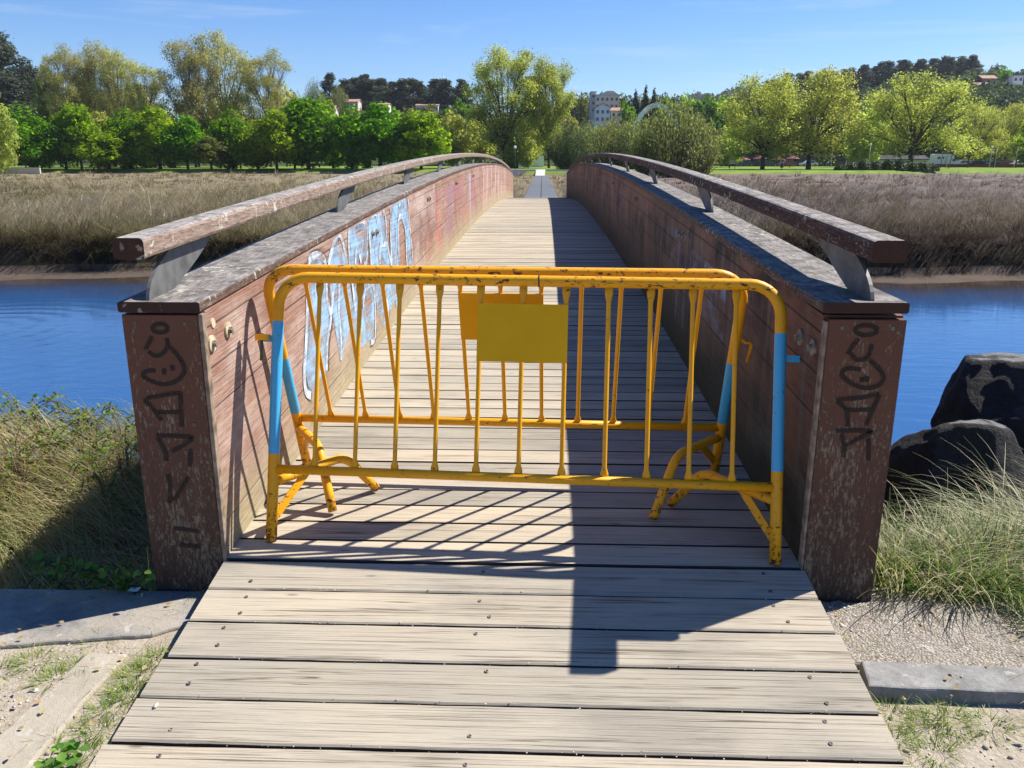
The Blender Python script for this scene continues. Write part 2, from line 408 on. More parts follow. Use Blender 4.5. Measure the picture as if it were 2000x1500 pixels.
def conc_mat(name, a, b, peb=False, sandy=0.0):
    t = NT(name, 0.9, 0.15); p = t.pos()
    f = t.noise(p, 30, 8, 0.78); big = t.noise(p, 3.5, 5, 0.65)
    c = t.mix(t.ramp(t.math('ADD', t.math('MULTIPLY', f, 0.5), t.math('MULTIPLY', big, 0.5)), [(0.36, 0.0), (0.64, 1.0)]), a, b)
    h = f
    if peb:
        v = t.n('TexVoronoi', Vector=p, Scale=135.0); vc = t.n('RGBToBW', Color=v.outputs['Color']).outputs[0]
        c = t.mix(t.ramp(t.noise(p, 14, 5), [(0.35, 0.25), (0.6, 0.85)]), c, t.ramp(vc, [(0.2, (0.11, 0.09, 0.075)), (0.5, (0.28, 0.245, 0.205)), (0.8, (0.48, 0.43, 0.38))]))
        c = t.mix(t.ramp(v.outputs['Distance'], [(0.35, 0.0), (0.7, 0.8)]), c, (0.20, 0.17, 0.13))
        c = t.mix(t.ramp(t.noise(p, 6, 5), [(0.55, 0.0), (0.68, 0.5)]), c, (0.28, 0.22, 0.08))
        h = t.math('SUBTRACT', 1.0, v.outputs['Distance'])
    if sandy: c = t.mix(t.ramp(t.noise(p, 5, 5), [(0.4, 0.0), (0.6, sandy)]), c, (0.40, 0.345, 0.27))
    lic = t.math('MULTIPLY', t.ramp(t.noise(p, 16, 3), [(0.64, 0.0), (0.68, 0.6)]), 1.0)
    c = t.mix(lic, c, (0.45, 0.43, 0.38))
    t.col(c); t.bump(h, 0.8, 0.008)
    return t.m

def rock_mat():
    t = NT("dark_bank_rock", 0.8, 0.3); co = t.coord()
    f = t.noise(co, 6, 8, 0.7); f2 = t.noise(co, 28, 6, 0.7)
    c = t.ramp(t.math('ADD', t.math('MULTIPLY', f, 0.6), t.math('MULTIPLY', f2, 0.4)), [(0.3, (0.010, 0.009, 0.010)), (0.55, (0.028, 0.025, 0.026)), (0.75, (0.085, 0.08, 0.078))])
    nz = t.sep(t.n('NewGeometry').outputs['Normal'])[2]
    c = t.mix(t.ramp(t.math('ADD', nz, t.math('MULTIPLY', t.math('SUBTRACT', f, 0.5), 0.7)), [(0.93, 0.0), (1.02, 0.85)]), c, t.mix(f2, (0.11, 0.105, 0.10), (0.27, 0.26, 0.25)))  # upward faces paler: lichen, with the sunlit top painted into the colour
    t.col(c); t.bump(t.math('ADD', f, t.math('MULTIPLY', f2, 0.5)), 1.0, 0.04)
    return t.m

M = dict(
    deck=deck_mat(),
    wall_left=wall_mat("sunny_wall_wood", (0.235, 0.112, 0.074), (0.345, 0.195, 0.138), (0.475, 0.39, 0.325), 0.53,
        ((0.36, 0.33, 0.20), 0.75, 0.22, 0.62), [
        ('blot', 7.6, 11.5, 0.15, 0.85, (0.13, 0.09, 0.09), 0.5, 1.6), ('blot', 8.2, 14.5, 0.1, 0.8, (0.45, 0.13, 0.11), 0.55, 0.9),
        ('blot', 9.5, 15.0, 0.1, 0.8, (0.28, 0.17, 0.26), 0.45, 1.2), ('drip', 13.0, 13.5, 0.0, 0.86, (0.27, 0.38, 0.50), 0.9, 2.0),
        ('drip', 16.0, 26.0, 0.05, 0.95, (0.66, 0.55, 0.55), 0.8, 6.0), ('blot', 14.0, 27.0, 0.1, 0.9, (0.46, 0.27, 0.24), 0.6, 0.7), ('blot', 2.7, 9.0, 0.0, 0.9, (0.52, 0.41, 0.36), 0.7, 1.1), ('blot', 2.7, 9.0, 0.0, 0.9, (0.20, 0.10, 0.075), 0.55, 1.7)]),
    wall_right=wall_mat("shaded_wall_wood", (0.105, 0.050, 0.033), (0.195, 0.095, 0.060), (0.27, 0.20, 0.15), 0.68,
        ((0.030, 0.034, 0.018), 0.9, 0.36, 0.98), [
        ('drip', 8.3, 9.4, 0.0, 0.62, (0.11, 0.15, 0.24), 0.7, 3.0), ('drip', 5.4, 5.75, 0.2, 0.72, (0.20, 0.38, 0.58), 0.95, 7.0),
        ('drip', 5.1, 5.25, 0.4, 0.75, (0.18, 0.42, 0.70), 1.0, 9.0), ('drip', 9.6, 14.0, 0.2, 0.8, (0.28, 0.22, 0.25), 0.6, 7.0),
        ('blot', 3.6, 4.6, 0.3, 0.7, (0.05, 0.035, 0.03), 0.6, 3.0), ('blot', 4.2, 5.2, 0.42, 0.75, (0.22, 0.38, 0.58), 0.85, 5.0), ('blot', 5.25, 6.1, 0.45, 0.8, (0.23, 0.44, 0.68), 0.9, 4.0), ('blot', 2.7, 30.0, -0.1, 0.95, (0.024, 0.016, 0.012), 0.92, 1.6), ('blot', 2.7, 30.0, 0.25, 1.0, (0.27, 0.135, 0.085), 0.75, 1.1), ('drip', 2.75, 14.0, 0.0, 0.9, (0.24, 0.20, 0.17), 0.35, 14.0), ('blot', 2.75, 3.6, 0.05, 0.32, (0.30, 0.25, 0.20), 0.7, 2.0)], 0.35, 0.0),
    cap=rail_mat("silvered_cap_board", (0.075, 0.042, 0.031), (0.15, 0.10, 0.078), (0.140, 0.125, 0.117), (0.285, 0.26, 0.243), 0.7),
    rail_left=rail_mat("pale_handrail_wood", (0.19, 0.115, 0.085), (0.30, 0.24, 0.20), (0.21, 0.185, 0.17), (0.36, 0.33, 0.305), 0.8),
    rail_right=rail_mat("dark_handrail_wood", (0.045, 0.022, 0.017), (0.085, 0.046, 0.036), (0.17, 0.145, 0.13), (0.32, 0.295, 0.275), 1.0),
    post=post_mat(),
    trim=plain("weathered_trim_wood", (0.235, 0.18, 0.135), 0.9, 0.1, 0, 0.25, 25),
    steel=plain("galvanised_steel", (0.135, 0.135, 0.132), 0.55, 0.4, 0.35, 0.2, 14),
    bolt=plain("old_bolt_steel", (0.23, 0.20, 0.155), 0.6, 0.4, 0.3, 0.3, 40),
    bolt_pale=plain("dusty_washer", (0.50, 0.41, 0.27), 0.7, 0.3, 0.1, 0.2, 40),
    screw=plain("screw_head", (0.10, 0.085, 0.08), 0.5, 0.5, 0.5, 0.3, 60),
    under=plain("shaded_girder", (0.05, 0.045, 0.04), 0.9),
    yellow=barrier_mat("chipped_yellow_paint", (0.70, 0.31, 0.008), (0.80, 0.39, 0.010)),
    orange=barrier_mat("chipped_orange_yellow_paint", (0.76, 0.325, 0.009), (0.84, 0.395, 0.012)),
    sign=plain("ochre_sheet_metal", (0.74, 0.39, 0.010), 0.6, 0.12, 0, 0.025, 9),
    sign2=plain("orange_sheet_metal", (0.76, 0.37, 0.010), 0.6, 0.12, 0, 0.025, 9),
    tape=plain("black_tape", (0.03, 0.025, 0.02), 0.6),
    pin=plain("mossy_pin", (0.10, 0.12, 0.06), 0.7),
    water=water_mat(), ground=ground_mat(), rock=rock_mat(),
    slab=conc_mat("grey_concrete", (0.15, 0.145, 0.14), (0.33, 0.305, 0.275), False, 0.55),
    edging=conc_mat("sandy_concrete", (0.29, 0.255, 0.20), (0.42, 0.37, 0.30), False, 0.4),
    pebble=conc_mat("pebbled_concrete", (0.30, 0.27, 0.24), (0.48, 0.44, 0.40), True),
    kerb=conc_mat("kerb_granite", (0.13, 0.125, 0.12), (0.33, 0.32, 0.30)),
    pale_conc=conc_mat("pale_concrete", (0.44, 0.42, 0.38), (0.60, 0.57, 0.53)),
    bark=plain("tree_bark", (0.075, 0.06, 0.045), 0.95, 0.1, 0, 0.3, 3),
    bark_pale=plain("plane_bark", (0.17, 0.15, 0.115), 0.9, 0.1, 0, 0.3, 2),
)
def marker(name, c): return paint_mat(name, c, 0.30, 0.48, (18, 18, 18))
M['gblue'] = paint_mat("pale_blue_spray_paint", (0.34, 0.54, 0.75), 0.39, 0.57, (5, 5, 6))
M['gwhite'] = paint_mat("white_spray_paint", (0.64, 0.71, 0.78), 0.39, 0.58, (9, 9, 9))
M['gdark'] = paint_mat("dark_spray_shadow", (0.10, 0.075, 0.07), 0.44, 0.60, (9, 9, 9))
M['tag'] = marker("black_marker", (0.022, 0.012, 0.010))

# ------------------------------------------------------------------ terrain
def smooth(e0, e1, v):
    t = np.clip((v - e0) / (e1 - e0), 0, 1); return t*t*(3 - 2*t)
YL = np.array([-400, 2.66, 2.85, 3.3, 3.9, 4.4, 4.9, 5.7, 6.5, 7.5]); ZL = np.array([0, 0, -.32, -.72, -.85, -.72, -.56, -.60, -1.05, -1.5])
HA = np.array([-2.2, -.66, -.475, -.29, -.225, -.10, -.04, .056, .12, .15, .24, .275, .37, .51, .556, .59, .8, 2.2])
HZ = np.array([10., 12, 10, 14, 17, 18, 13, 16, 15, 12, 13, 20, 36, 43, 41, 37, 30, 10.])
YS = np.array([-400, 2.9, 3.4, 4.4, 5.6, 7.5, 10, 18.6, 20.2, 20.5, 21.45, 21.75, 22.3, 26, 4000])
ZS = np.array([0, 0, -.10, -.42, -.85, -1.5, -2.2, -2.2, -1.42, -1.34, -1.26, -.58, -.48, -.6, -.6])
def ground_h(x, y):
    x = np.asarray(x, float); y = np.asarray(y, float)
    wig = (.45*np.sin(x*.31 + 1) + .25*np.sin(x*.83) + .12*np.sin(x*2.1)) * smooth(12, 18, y) * (1 - smooth(24, 30, y))
    z = np.interp(y + wig, YS, ZS)
    lf = smooth(-1.25, -1.6, x) if False else np.clip((-1.3 - x)/.35, 0, 1)
    z = np.where(y < 7.5, z*(1-lf) + lf*np.interp(y, YL, ZL), z)
    z = z + np.where(y > 60, 0, .018*np.sin(x*2.3 + 1.7*y) * np.sin(y*3.1 - x) * smooth(1.4, 2.2, np.abs(x)))
    a = x / np.maximum(y, 1)
    yl = np.interp(a, [-.7, -.2, -.02, .02, .12, .3, .6], [150, 150, 128, 128, 128, 134, 140])
    ax = np.abs(x + .1)
    yl = yl + 2.0*np.sin(x*.21) * smooth(3, 8, ax)
    w = np.where((ax < 6), .5, 4.0)
    z = z + smooth(0, 1, (y - yl) / w) * .72 + smooth(140, 230, y) * .18
    y1 = np.interp(a, [.2, .3], [390, 500])
    z = z + smooth(245, 1, y) * 0 + np.clip((y - 245) / (y1 - 245), 0, 1)**1.15 * np.interp(a, HA, HZ) * (y > 245)
    far = np.interp(a, [-2, -.3, .05, .14, .20, .26, .32, .5, 2], [30, 30, 40, 78, 90, 102, 102, 60, 30])
    z = np.where(y > 560, -.6 + (z + .6) * (1 - smooth(560, 900, y)), z)
    z = z + smooth(700, 1500, y) * far
    return z
def gz(x, y): return float(ground_h(np.array([x]), np.array([y]))[0])

ss = np.concatenate([-np.geomspace(2.6, .16, 46), np.linspace(-.157, .157, 106), np.geomspace(.16, 2.6, 46)])
rows = np.concatenate([np.linspace(-30, -1, 12), np.arange(-.5, 8, .11), np.arange(8, 27, .3), np.geomspace(27, 1700, 130), np.linspace(126, 131, 9), np.linspace(148, 154, 5)])
rows = np.unique(np.round(rows, 3))
S, R = np.meshgrid(ss, rows)
X = S * np.maximum(30, R); Zt = ground_h(X, R)
V = np.stack([X, R, Zt], -1).reshape(-1, 3); nc = len(ss); nr = len(rows)
idx = np.arange(nr*nc).reshape(nr, nc)
Fq = np.stack([idx[:-1, :-1], idx[:-1, 1:], idx[1:, 1:], idx[1:, :-1]], -1).reshape(-1, 4)
tag(link_mesh("ground", np_mesh("ground", V, Fq, smooth=True), M['ground']), kind='structure')
b = MB(); b.add([(-160, 3.0, -1.35), (160, 3.0, -1.35), (160, 26.0, -1.35), (-160, 26.0, -1.35)], [(0, 1, 2, 3)])
tag(b.build("water", M['water']), kind='structure')

# ------------------------------------------------------------------ footbridge
YF, YE, XL, XR = 2.70, 33.1, -1.152, 0.942
def arc(y): return (15.2**2 - (y - 17.9)**2) / 552.0
def deck_z(y): return .1425 + arc(y)
bridge = empty("footbridge", (-0.1, YF, 0), "long arched wooden footbridge with graffiti walls crossing the river", "bridge")
rng = random.Random(5)
d = MB(); y = 2.705
while y < YE:
    w = .150; g = .010 + rng.uniform(0, .005)
    z0 = deck_z(y); z1 = deck_z(y + w - g); dz = rng.uniform(-.0015, .0015); d.cur = rng.random()
    x0 = XL - .02; x1 = XR + .02
    d.add([(x0,y,z0-.04),(x1,y,z0-.04),(x1,y+w-g,z1-.04),(x0,y+w-g,z1-.04),
           (x0,y,z0+dz),(x1,y,z0+dz),(x1,y+w-g,z1+dz),(x0,y+w-g,z1+dz)],
          [(0,3,2,1),(4,5,6,7),(0,1,5,4),(1,2,6,5),(2,3,7,6),(3,0,4,7)])
    y += w
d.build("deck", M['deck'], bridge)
g = MB()
for xg in (-.95, -.1, .75):
    ys = np.linspace(2.75, YE, 30)
    g.sweep([[(xg-.09, q, deck_z(q)-.30), (xg+.09, q, deck_z(q)-.30), (xg+.09, q, deck_z(q)-.042), (xg-.09, q, deck_z(q)-.042)] for q in ys])
g.build("girder", M['under'], bridge)

# ramp of wider boards leading up from the path
def ramp_z(y): return max(.141 + (y - YF)*.1315, .004)
PLB = [1.19, 1.357, 1.524, 1.691, 1.858, 2.023, 2.19, 2.362, 2.532, 2.704]
RL = [-1.20, -1.19, -1.175, -1.17, -1.165, -1.155, -1.15, -1.15, -1.15]
RR = [1.00, .985, .98, .972, .965, .963, .958, .957, .955]
rp = MB()
for i in range(9):
    gp = .009 + rng.uniform(0, .003); y0, y1 = PLB[i], PLB[i+1] - gp
    x0 = RL[i] + rng.uniform(-.006, .006); x1 = RR[i] + rng.uniform(-.006, .006); rp.cur = rng.random()
    a, c = ramp_z(y0), ramp_z(y1); e = .005; dzz = rng.uniform(-.002, .002); a += dzz; c += dzz
    n = 24; sk = rng.uniform(-.002, .002); vs = []; fs = []
    wv = [rng.uniform(-.0014, .0014) for _ in range(n+1)]; wv2 = [rng.uniform(-.0014, .0014) for _ in range(n+1)]
    for k in range(n+1):
        x = x0 + (x1-x0)*k/n; s2 = sk*(k/n - .5)
        vs += [(x, y0+wv[k], a-.045), (x, y0+wv[k], a-e+s2), (x, y0+e+wv[k], a+s2), (x, y1-e+wv2[k], c+s2), (x, y1+wv2[k], c-e+s2), (x, y1+wv2[k], c-.045)]
    for k in range(n):
        o = k*6
        for j in range(6): fs.append((o+j, o+(j+1) % 6, o+6+(j+1) % 6, o+6+j))
    fs.append(tuple(range(6))); fs.append(tuple(n*6 + j for j in reversed(range(6))))
    rp.add(vs, fs)
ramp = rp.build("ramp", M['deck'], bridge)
first = None
for i in range(2, 9):
    for xb in (-1.02, -.17, .80):
        for fy in (.25, .74):
            yy = PLB[i] + (PLB[i+1]-PLB[i])*fy + rng.uniform(-.012, .012); xx = xb + rng.uniform(-.03, .03)
            if rng.random() < .18: continue
            if first is None:
                s = MB(); s.lathe((xx, yy, ramp_z(yy)+.0005), (0, -.13, 1), [(0, .0068), (.0022, .0066), (.0030, .005), (.0016, .0026)], 10)
                first = s.build("screw", M['screw'], ramp); p0 = Vector((xx, yy, ramp_z(yy)))
            else:
                o = first.copy(); COL.objects.link(o); o.parent = ramp
                o.location = Vector((xx, yy, ramp_z(yy))) - p0

WT = 1.055                                    # wall top above arc
def wall(xa, xb, mat, label):
    m = MB(); ys = np.linspace(2.737, YE, 110); rings = []
    for q in ys: rings.append([(xa, q, deck_z(q)-.42), (xb, q, deck_z(q)-.42), (xb, q, WT+arc(q)), (xa, q, WT+arc(q))])
    m.sweep(rings)
    o = m.build("side_wall", mat, bridge, uvf=lambda p: (p[1], p[2]-deck_z(p[1])))
    o['label'] = label
    return o
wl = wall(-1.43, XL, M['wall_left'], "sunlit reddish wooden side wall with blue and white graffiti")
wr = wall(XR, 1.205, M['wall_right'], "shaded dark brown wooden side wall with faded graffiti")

def ribbon(mb, pts, w, place, off):
    """flat painted stroke along 2-D pts on a plane"""
    P = [Vector(p) for p in pts]
    Q = []
    for i in range(len(P)-1):                              # smooth the polyline
        p0 = P[max(i-1, 0)]; p1 = P[i]; p2 = P[i+1]; p3 = P[min(i+2, len(P)-1)]
        for k in range(4):
            s = k/4; Q.append(.5*((2*p1) + (p2-p0)*s + (2*p0-5*p1+4*p2-p3)*s*s + (3*p1-p0-3*p2+p3)*s**3))
    Q.append(P[-1]); vs = []; fs = []
    for i, q in enumerate(Q):
        t = (Q[min(i+1, len(Q)-1)] - Q[max(i-1, 0)])
        t = t.normalized() if t.length > 1e-9 else Vector((1, 0)); nrm = Vector((-t.y, t.x))
        for sgn in (-1, 1):
            e = q + nrm*w*.5*sgn; vs.append(place(e, off))
    for i in range(len(Q)-1): fs.append((2*i, 2*i+1, 2*i+3, 2*i+2))
    mb.add(vs, fs)
GS={
  'D' : [(4.22, 0.47), (4.25, 0.56), (4.28, 0.63), (4.37, 0.72), (4.37, 0.76), (4.32, 0.84), (4.33, 0.95), (4.33, 1.03), (4.29, 1.06), (4.18, 1.09), (4.06, 1.09), (4.02, 1.07), (3.97, 0.97), (3.93, 0.83), (3.88, 0.7), (3.82, 0.57), (3.82, 0.47), (3.9, 0.42)] ,
  'A' : [(4.38, 1.02), (4.53, 1.12), (4.65, 1.16), (4.73, 1.11), (4.82, 0.96), (4.86, 0.89)] ,
  'A2' : [(4.51, 0.92), (4.45, 0.85), (4.38, 0.75)] ,
  'A3' : [(4.61, 0.91), (4.55, 0.72), (4.57, 0.58), (4.54, 0.45)] ,
  'P' : [(4.96, 0.66), (4.92, 0.83), (4.87, 0.96), (4.9, 1.17), (5.04, 1.19), (5.29, 1.19), (5.41, 1.14), (5.41, 1.04), (5.36, 0.92), (5.27, 0.91)] ,
  'P2' : [(5.02, 0.94), (5.06, 1.01), (5.12, 1.02), (5.19, 0.93)] ,
  'P3' : [(5.19, 0.64), (5.22, 0.71), (5.37, 0.76), (5.49, 0.76), (5.56, 0.65), (5.52, 0.39), (5.33, 0.38)] ,
  'B' : [(5.49, 0.88), (5.48, 1.04), (5.46, 1.17), (5.54, 1.2), (5.71, 1.21), (5.77, 1.15), (5.81, 1.19), (5.97, 1.2), (6.07, 1.16), (6.09, 0.98), (6.23, 0.79), (6.27, 0.7)] ,
  'B2' : [(5.78, 0.85), (5.82, 0.97), (5.97, 0.97), (6.11, 0.96)] ,
  'B3' : [(5.88, 0.52), (5.99, 0.55), (6.05, 0.38)] ,
  'N' : [(6.27, 0.7), (6.23, 0.79), (6.29, 1.23), (6.52, 1.29), (6.65, 1.28), (6.67, 1.22), (6.82, 1.26), (7.01, 1.3), (7.11, 1.26), (7.17, 1.0), (7.27, 0.67), (6.96, 0.69), (6.94, 0.98), (6.79, 1.11), (6.61, 1.09), (6.57, 0.75)] ,
}
GF={
  'D' : [(4.03, 1.07), (4.18, 1.08), (4.32, 1.02), (4.32, 0.84), (4.36, 0.75), (4.27, 0.63), (4.22, 0.47), (3.9, 0.43), (3.83, 0.57), (3.93, 0.83)] ,
  'A' : [(4.39, 1.01), (4.65, 1.15), (4.82, 0.96), (4.92, 0.65), (4.54, 0.45), (4.41, 0.75)] ,
  'P' : [(4.87, 0.96), (4.9, 1.17), (5.29, 1.19), (5.41, 1.14), (5.37, 0.92), (5.56, 0.65), (5.5, 0.39), (5.15, 0.4), (4.87, 0.41), (4.91, 0.78)] ,
  'B' : [(5.47, 0.89), (5.47, 1.17), (5.71, 1.21), (6.02, 1.19), (6.08, 0.98), (6.26, 0.79), (6.35, 0.51), (5.84, 0.38), (5.66, 0.52)] ,
  'N' : [(6.24, 0.7), (6.31, 1.23), (6.65, 1.27), (7.04, 1.29), (7.17, 1.0), (7.25, 0.67), (6.96, 0.69), (6.94, 0.98), (6.79, 1.1), (6.62, 1.09), (6.57, 0.75), (6.84, 0.53), (6.4, 0.43)] ,
}
TAGL= [[(-1.271, 1.004), (-1.274, 0.998), (-1.28, 0.993), (-1.289, 0.99), (-1.299, 0.989), (-1.31, 0.99), (-1.318, 0.993), (-1.323, 0.998), (-1.324, 1.004), (-1.322, 1.009), (-1.315, 1.014), (-1.306, 1.018), (-1.296, 1.019), (-1.286, 1.018), (-1.278, 1.015), (-1.273, 1.01), (-1.271, 1.004)], [(-1.33, 0.975), (-1.341, 0.955), (-1.358, 0.93)], [(-1.348, 0.923), (-1.332, 0.909), (-1.31, 0.909), (-1.291, 0.923), (-1.278, 0.945), (-1.279, 0.97)], [(-1.278, 0.945), (-1.256, 0.92), (-1.234, 0.884), (-1.23, 0.855), (-1.247, 0.829), (-1.278, 0.811), (-1.315, 0.806), (-1.35, 0.817), (-1.377, 0.832), (-1.372, 0.846), (-1.353, 0.854), (-1.331, 0.854)], [(-1.3, 0.862), (-1.302, 0.84)], [(-1.271, 0.875), (-1.27, 0.855)], [(-1.25, 0.776), (-1.316, 0.766), (-1.379, 0.75), (-1.358, 0.721), (-1.33, 0.674)], [(-1.253, 0.776), (-1.256, 0.714), (-1.261, 0.652)], [(-1.345, 0.704), (-1.261, 0.705)], [(-1.355, 0.617), (-1.289, 0.616), (-1.227, 0.611), (-1.259, 0.585), (-1.306, 0.558)], [(-1.352, 0.611), (-1.34, 0.584), (-1.329, 0.55), (-1.331, 0.523)], [(-1.329, 0.471), (-1.327, 0.411), (-1.337, 0.36)], [(-1.239, 0.57), (-1.246, 0.502)], [(-1.255, 0.462), (-1.299, 0.401), (-1.317, 0.371)], [(-1.329, 0.263), (-1.234, 0.25)], [(-1.317, 0.196), (-1.24, 0.19)]]
TAGR= [[(1.109, 1.015), (1.107, 1.008), (1.1, 1.003), (1.089, 0.999), (1.075, 0.998), (1.062, 0.999), (1.05, 1.003), (1.041, 1.008), (1.038, 1.014), (1.04, 1.021), (1.047, 1.026), (1.058, 1.03), (1.072, 1.031), (1.085, 1.03), (1.097, 1.026), (1.106, 1.021), (1.109, 1.015)], [(1.052, 0.985), (1.036, 0.962), (1.022, 0.932)], [(1.032, 0.936), (1.052, 0.914), (1.081, 0.918), (1.093, 0.937), (1.097, 0.967)], [(1.095, 0.914), (1.128, 0.885), (1.149, 0.855), (1.138, 0.828), (1.099, 0.816), (1.055, 0.827), (1.02, 0.85), (1.009, 0.865), (1.027, 0.884), (1.07, 0.88)], [(1.077, 0.854), (1.079, 0.837)], [(1.093, 0.858), (1.095, 0.837)], [(1.141, 0.797), (1.074, 0.781), (1.006, 0.773), (1.038, 0.738), (1.048, 0.68)], [(1.142, 0.794), (1.123, 0.732), (1.11, 0.685)], [(1.035, 0.738), (1.119, 0.741)], [(1.01, 0.664), (1.124, 0.665), (1.111, 0.649), (1.048, 0.613)], [(1.029, 0.656), (1.044, 0.613), (1.045, 0.569)], [(1.123, 0.638), (1.132, 0.558)]]

def on_wall(e, off): return (XL + off, e.x, min(e.y, WT + arc(e.x) - .004))
gd = MB()
for k, v in GS.items(): ribbon(gd, [(p[0]+.03, p[1]-.008) for p in v], .075, on_wall, .0012)
o = gd.build("graffiti_shadow", M['gdark'], wl)
gf = MB()
for k, v in GF.items():
    gf.add([on_wall(Vector(p), .0024 + .0003*list(GF).index(k)) for p in v], [tuple(range(len(v)))])
o = gf.build("graffiti_fill", M['gblue'], wl); o['label'] = "worn pale blue fill of the graffiti letters"
gs = MB()
for i, (k, v) in enumerate(GS.items()): ribbon(gs, v, .042, on_wall, .0046 + .0003*i)
o = gs.build("graffiti_outline", M['gwhite'], wl); o['label'] = "white outlines of the graffiti letters"

def bolt(xw, yb, zb, sgn, pale, parent, r=.030):
    m = MB(); m.lathe((xw, yb, zb), (sgn, 0, 0), [(0, r), (.007, r), (.008, r*.93), (.008, .001)], 20)
    w = m.build("bolt", M['bolt_pale' if pale else 'bolt'], parent)
    m = MB(); m.lathe((xw + sgn*.008, yb, zb), (sgn, 0, 0), [(0, .0135), (.013, .0135), (.014, .012), (.014, .001)], 6)
    m.build("bolt_head", M['bolt'], parent)
for yb, zb in ((2.85, .938), (3.005, .955)): bolt(XL, yb-.09, zb, 1, True, wl)
m = MB(); m.lathe((XL, 2.79, 1.005), (1, 0, 0), [(0, .018), (.004, .017), (.005, .001)], 14); m.build("bolt", M['bolt_pale'], wl)
for yb, zb in ((2.80, .932), (2.945, .938)): bolt(XR, yb, zb, -1, False, wr)
for k in range(1, 5):
    yb = 2.85 + 2.78*k
    for dy in (-.05, .09):
        for xw, sg, pr in ((XL, 1, wl), (XR, -1, wr)): bolt(xw, yb+dy, deck_z(yb)+.79, sg, False, pr, .026)

def on_post(e, off): return (e.x, YF - off, e.y)
def post(xa, xb, tags, label, head):
    m = MB(); m.bbox(xa, xb, YF, 2.734, -.15, 1.050, .004); p = m.build("post", M['post'], bridge); p['label'] = label
    for i, s in enumerate(tags):
        t = MB(); ribbon(t, s, .0150, on_post, .0015 + .0002*i); t.build("marker_stroke", M['tag'], p)
    for xs, zs in ((xa+.045, 1.02), (xb-.045, 1.02), (xa+.055, .66), (xb-.05, .66), (xa+.06, .36)):
        m = MB(); m.lathe((xs, YF, zs), (0, -1, 0), [(0, .0075), (.002, .007), (.0022, .003), (.001, .002)], 10)
        m.build("screw", M[head], p)
    return p
pL = post(-1.428, -1.166, TAGL, "left brown post at the bridge end with black marker lettering", 'screw')
pR = post(.950, 1.204, TAGR, "right brown post at the bridge end with black marker lettering", 'steel')
m = MB(); m.bbox(-1.165, -1.1495, YF+.002, 2.736, .05, 1.052, .003); m.build("corner_trim", M['trim'], bridge)
m = MB(); m.bbox(.939, .9495, YF+.002, 2.736, .05, 1.042, .003); m.build("corner_trim", M['trim'], bridge)

def along(name, mat, prof, y0, y1, zf, parent, n=10):
    """bar of a given profile following the arch"""
    m = MB(); ys = np.linspace(y0, y1, n)
    m.sweep([[(px_, q, zf(q) + pz) for px_, pz in prof] for q in ys]); return m.build(name, mat, parent)
def rprof(xa, xb, za, zb, c): return [(xa+c, za), (xb-c, za), (xb-c*.3, za+c*.3), (xb, za+c), (xb, zb-c), (xb-c*.3, zb-c*.3), (xb-c, zb), (xa+c, zb), (xa+c*.3, zb-c*.3), (xa, zb-c), (xa, za+c), (xa+c*.3, za+c*.3)]
capz = lambda q: 1.060 + arc(q)
capz_r = lambda q: (1.064 + arc(q) + max(0, (2.98 - q))*.03)
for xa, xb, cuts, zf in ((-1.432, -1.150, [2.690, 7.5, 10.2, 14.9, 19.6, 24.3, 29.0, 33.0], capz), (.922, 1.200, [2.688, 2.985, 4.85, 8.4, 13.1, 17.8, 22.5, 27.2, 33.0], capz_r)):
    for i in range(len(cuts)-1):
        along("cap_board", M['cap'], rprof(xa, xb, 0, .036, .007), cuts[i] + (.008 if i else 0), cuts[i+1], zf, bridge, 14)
railz = lambda q: 1.249 + arc(q)*.93
cuts = [2.62, 5.80, 9.0, 12.15, 15.3, 18.4, 21.6, 24.7, 27.9, 31.0, 33.3]
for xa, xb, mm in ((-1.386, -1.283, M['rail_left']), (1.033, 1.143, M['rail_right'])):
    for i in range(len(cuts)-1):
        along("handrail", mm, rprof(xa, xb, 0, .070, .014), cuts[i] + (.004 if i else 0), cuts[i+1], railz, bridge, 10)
def fin(xc, y0):
    """curved steel plate between cap board and handrail, leaning away along the bridge"""
    zb = capz(y0) + .034; zt = railz(y0+.3) + .004; H = zt - zb; pts = []
    for k in range(9):                                   # convex near edge
        s = k/8; pts.append((y0 + .02 + .24*s - .06*math.sin(math.pi*s), zb + H*s))
    for k in range(9):                                   # concave far edge
        s = 1 - k/8; pts.append((y0 + .21 + .42*s + .03*math.sin(math.pi*s), zb + .012 + H*s))
    m = MB(); n = len(pts)
    m.add([(xc-.006, *p) for p in pts] + [(xc+.006, *p) for p in pts],
          [tuple(range(n)), tuple(reversed(range(n, 2*n)))] + [(i, (i+1) % n, n+(i+1) % n, n+i) for i in range(n)])
    m.build("rail_bracket", M['steel'], bridge)
for k in range(11):
    for xc in (-1.336, 1.09): fin(xc, 2.69 + 2.68*k)

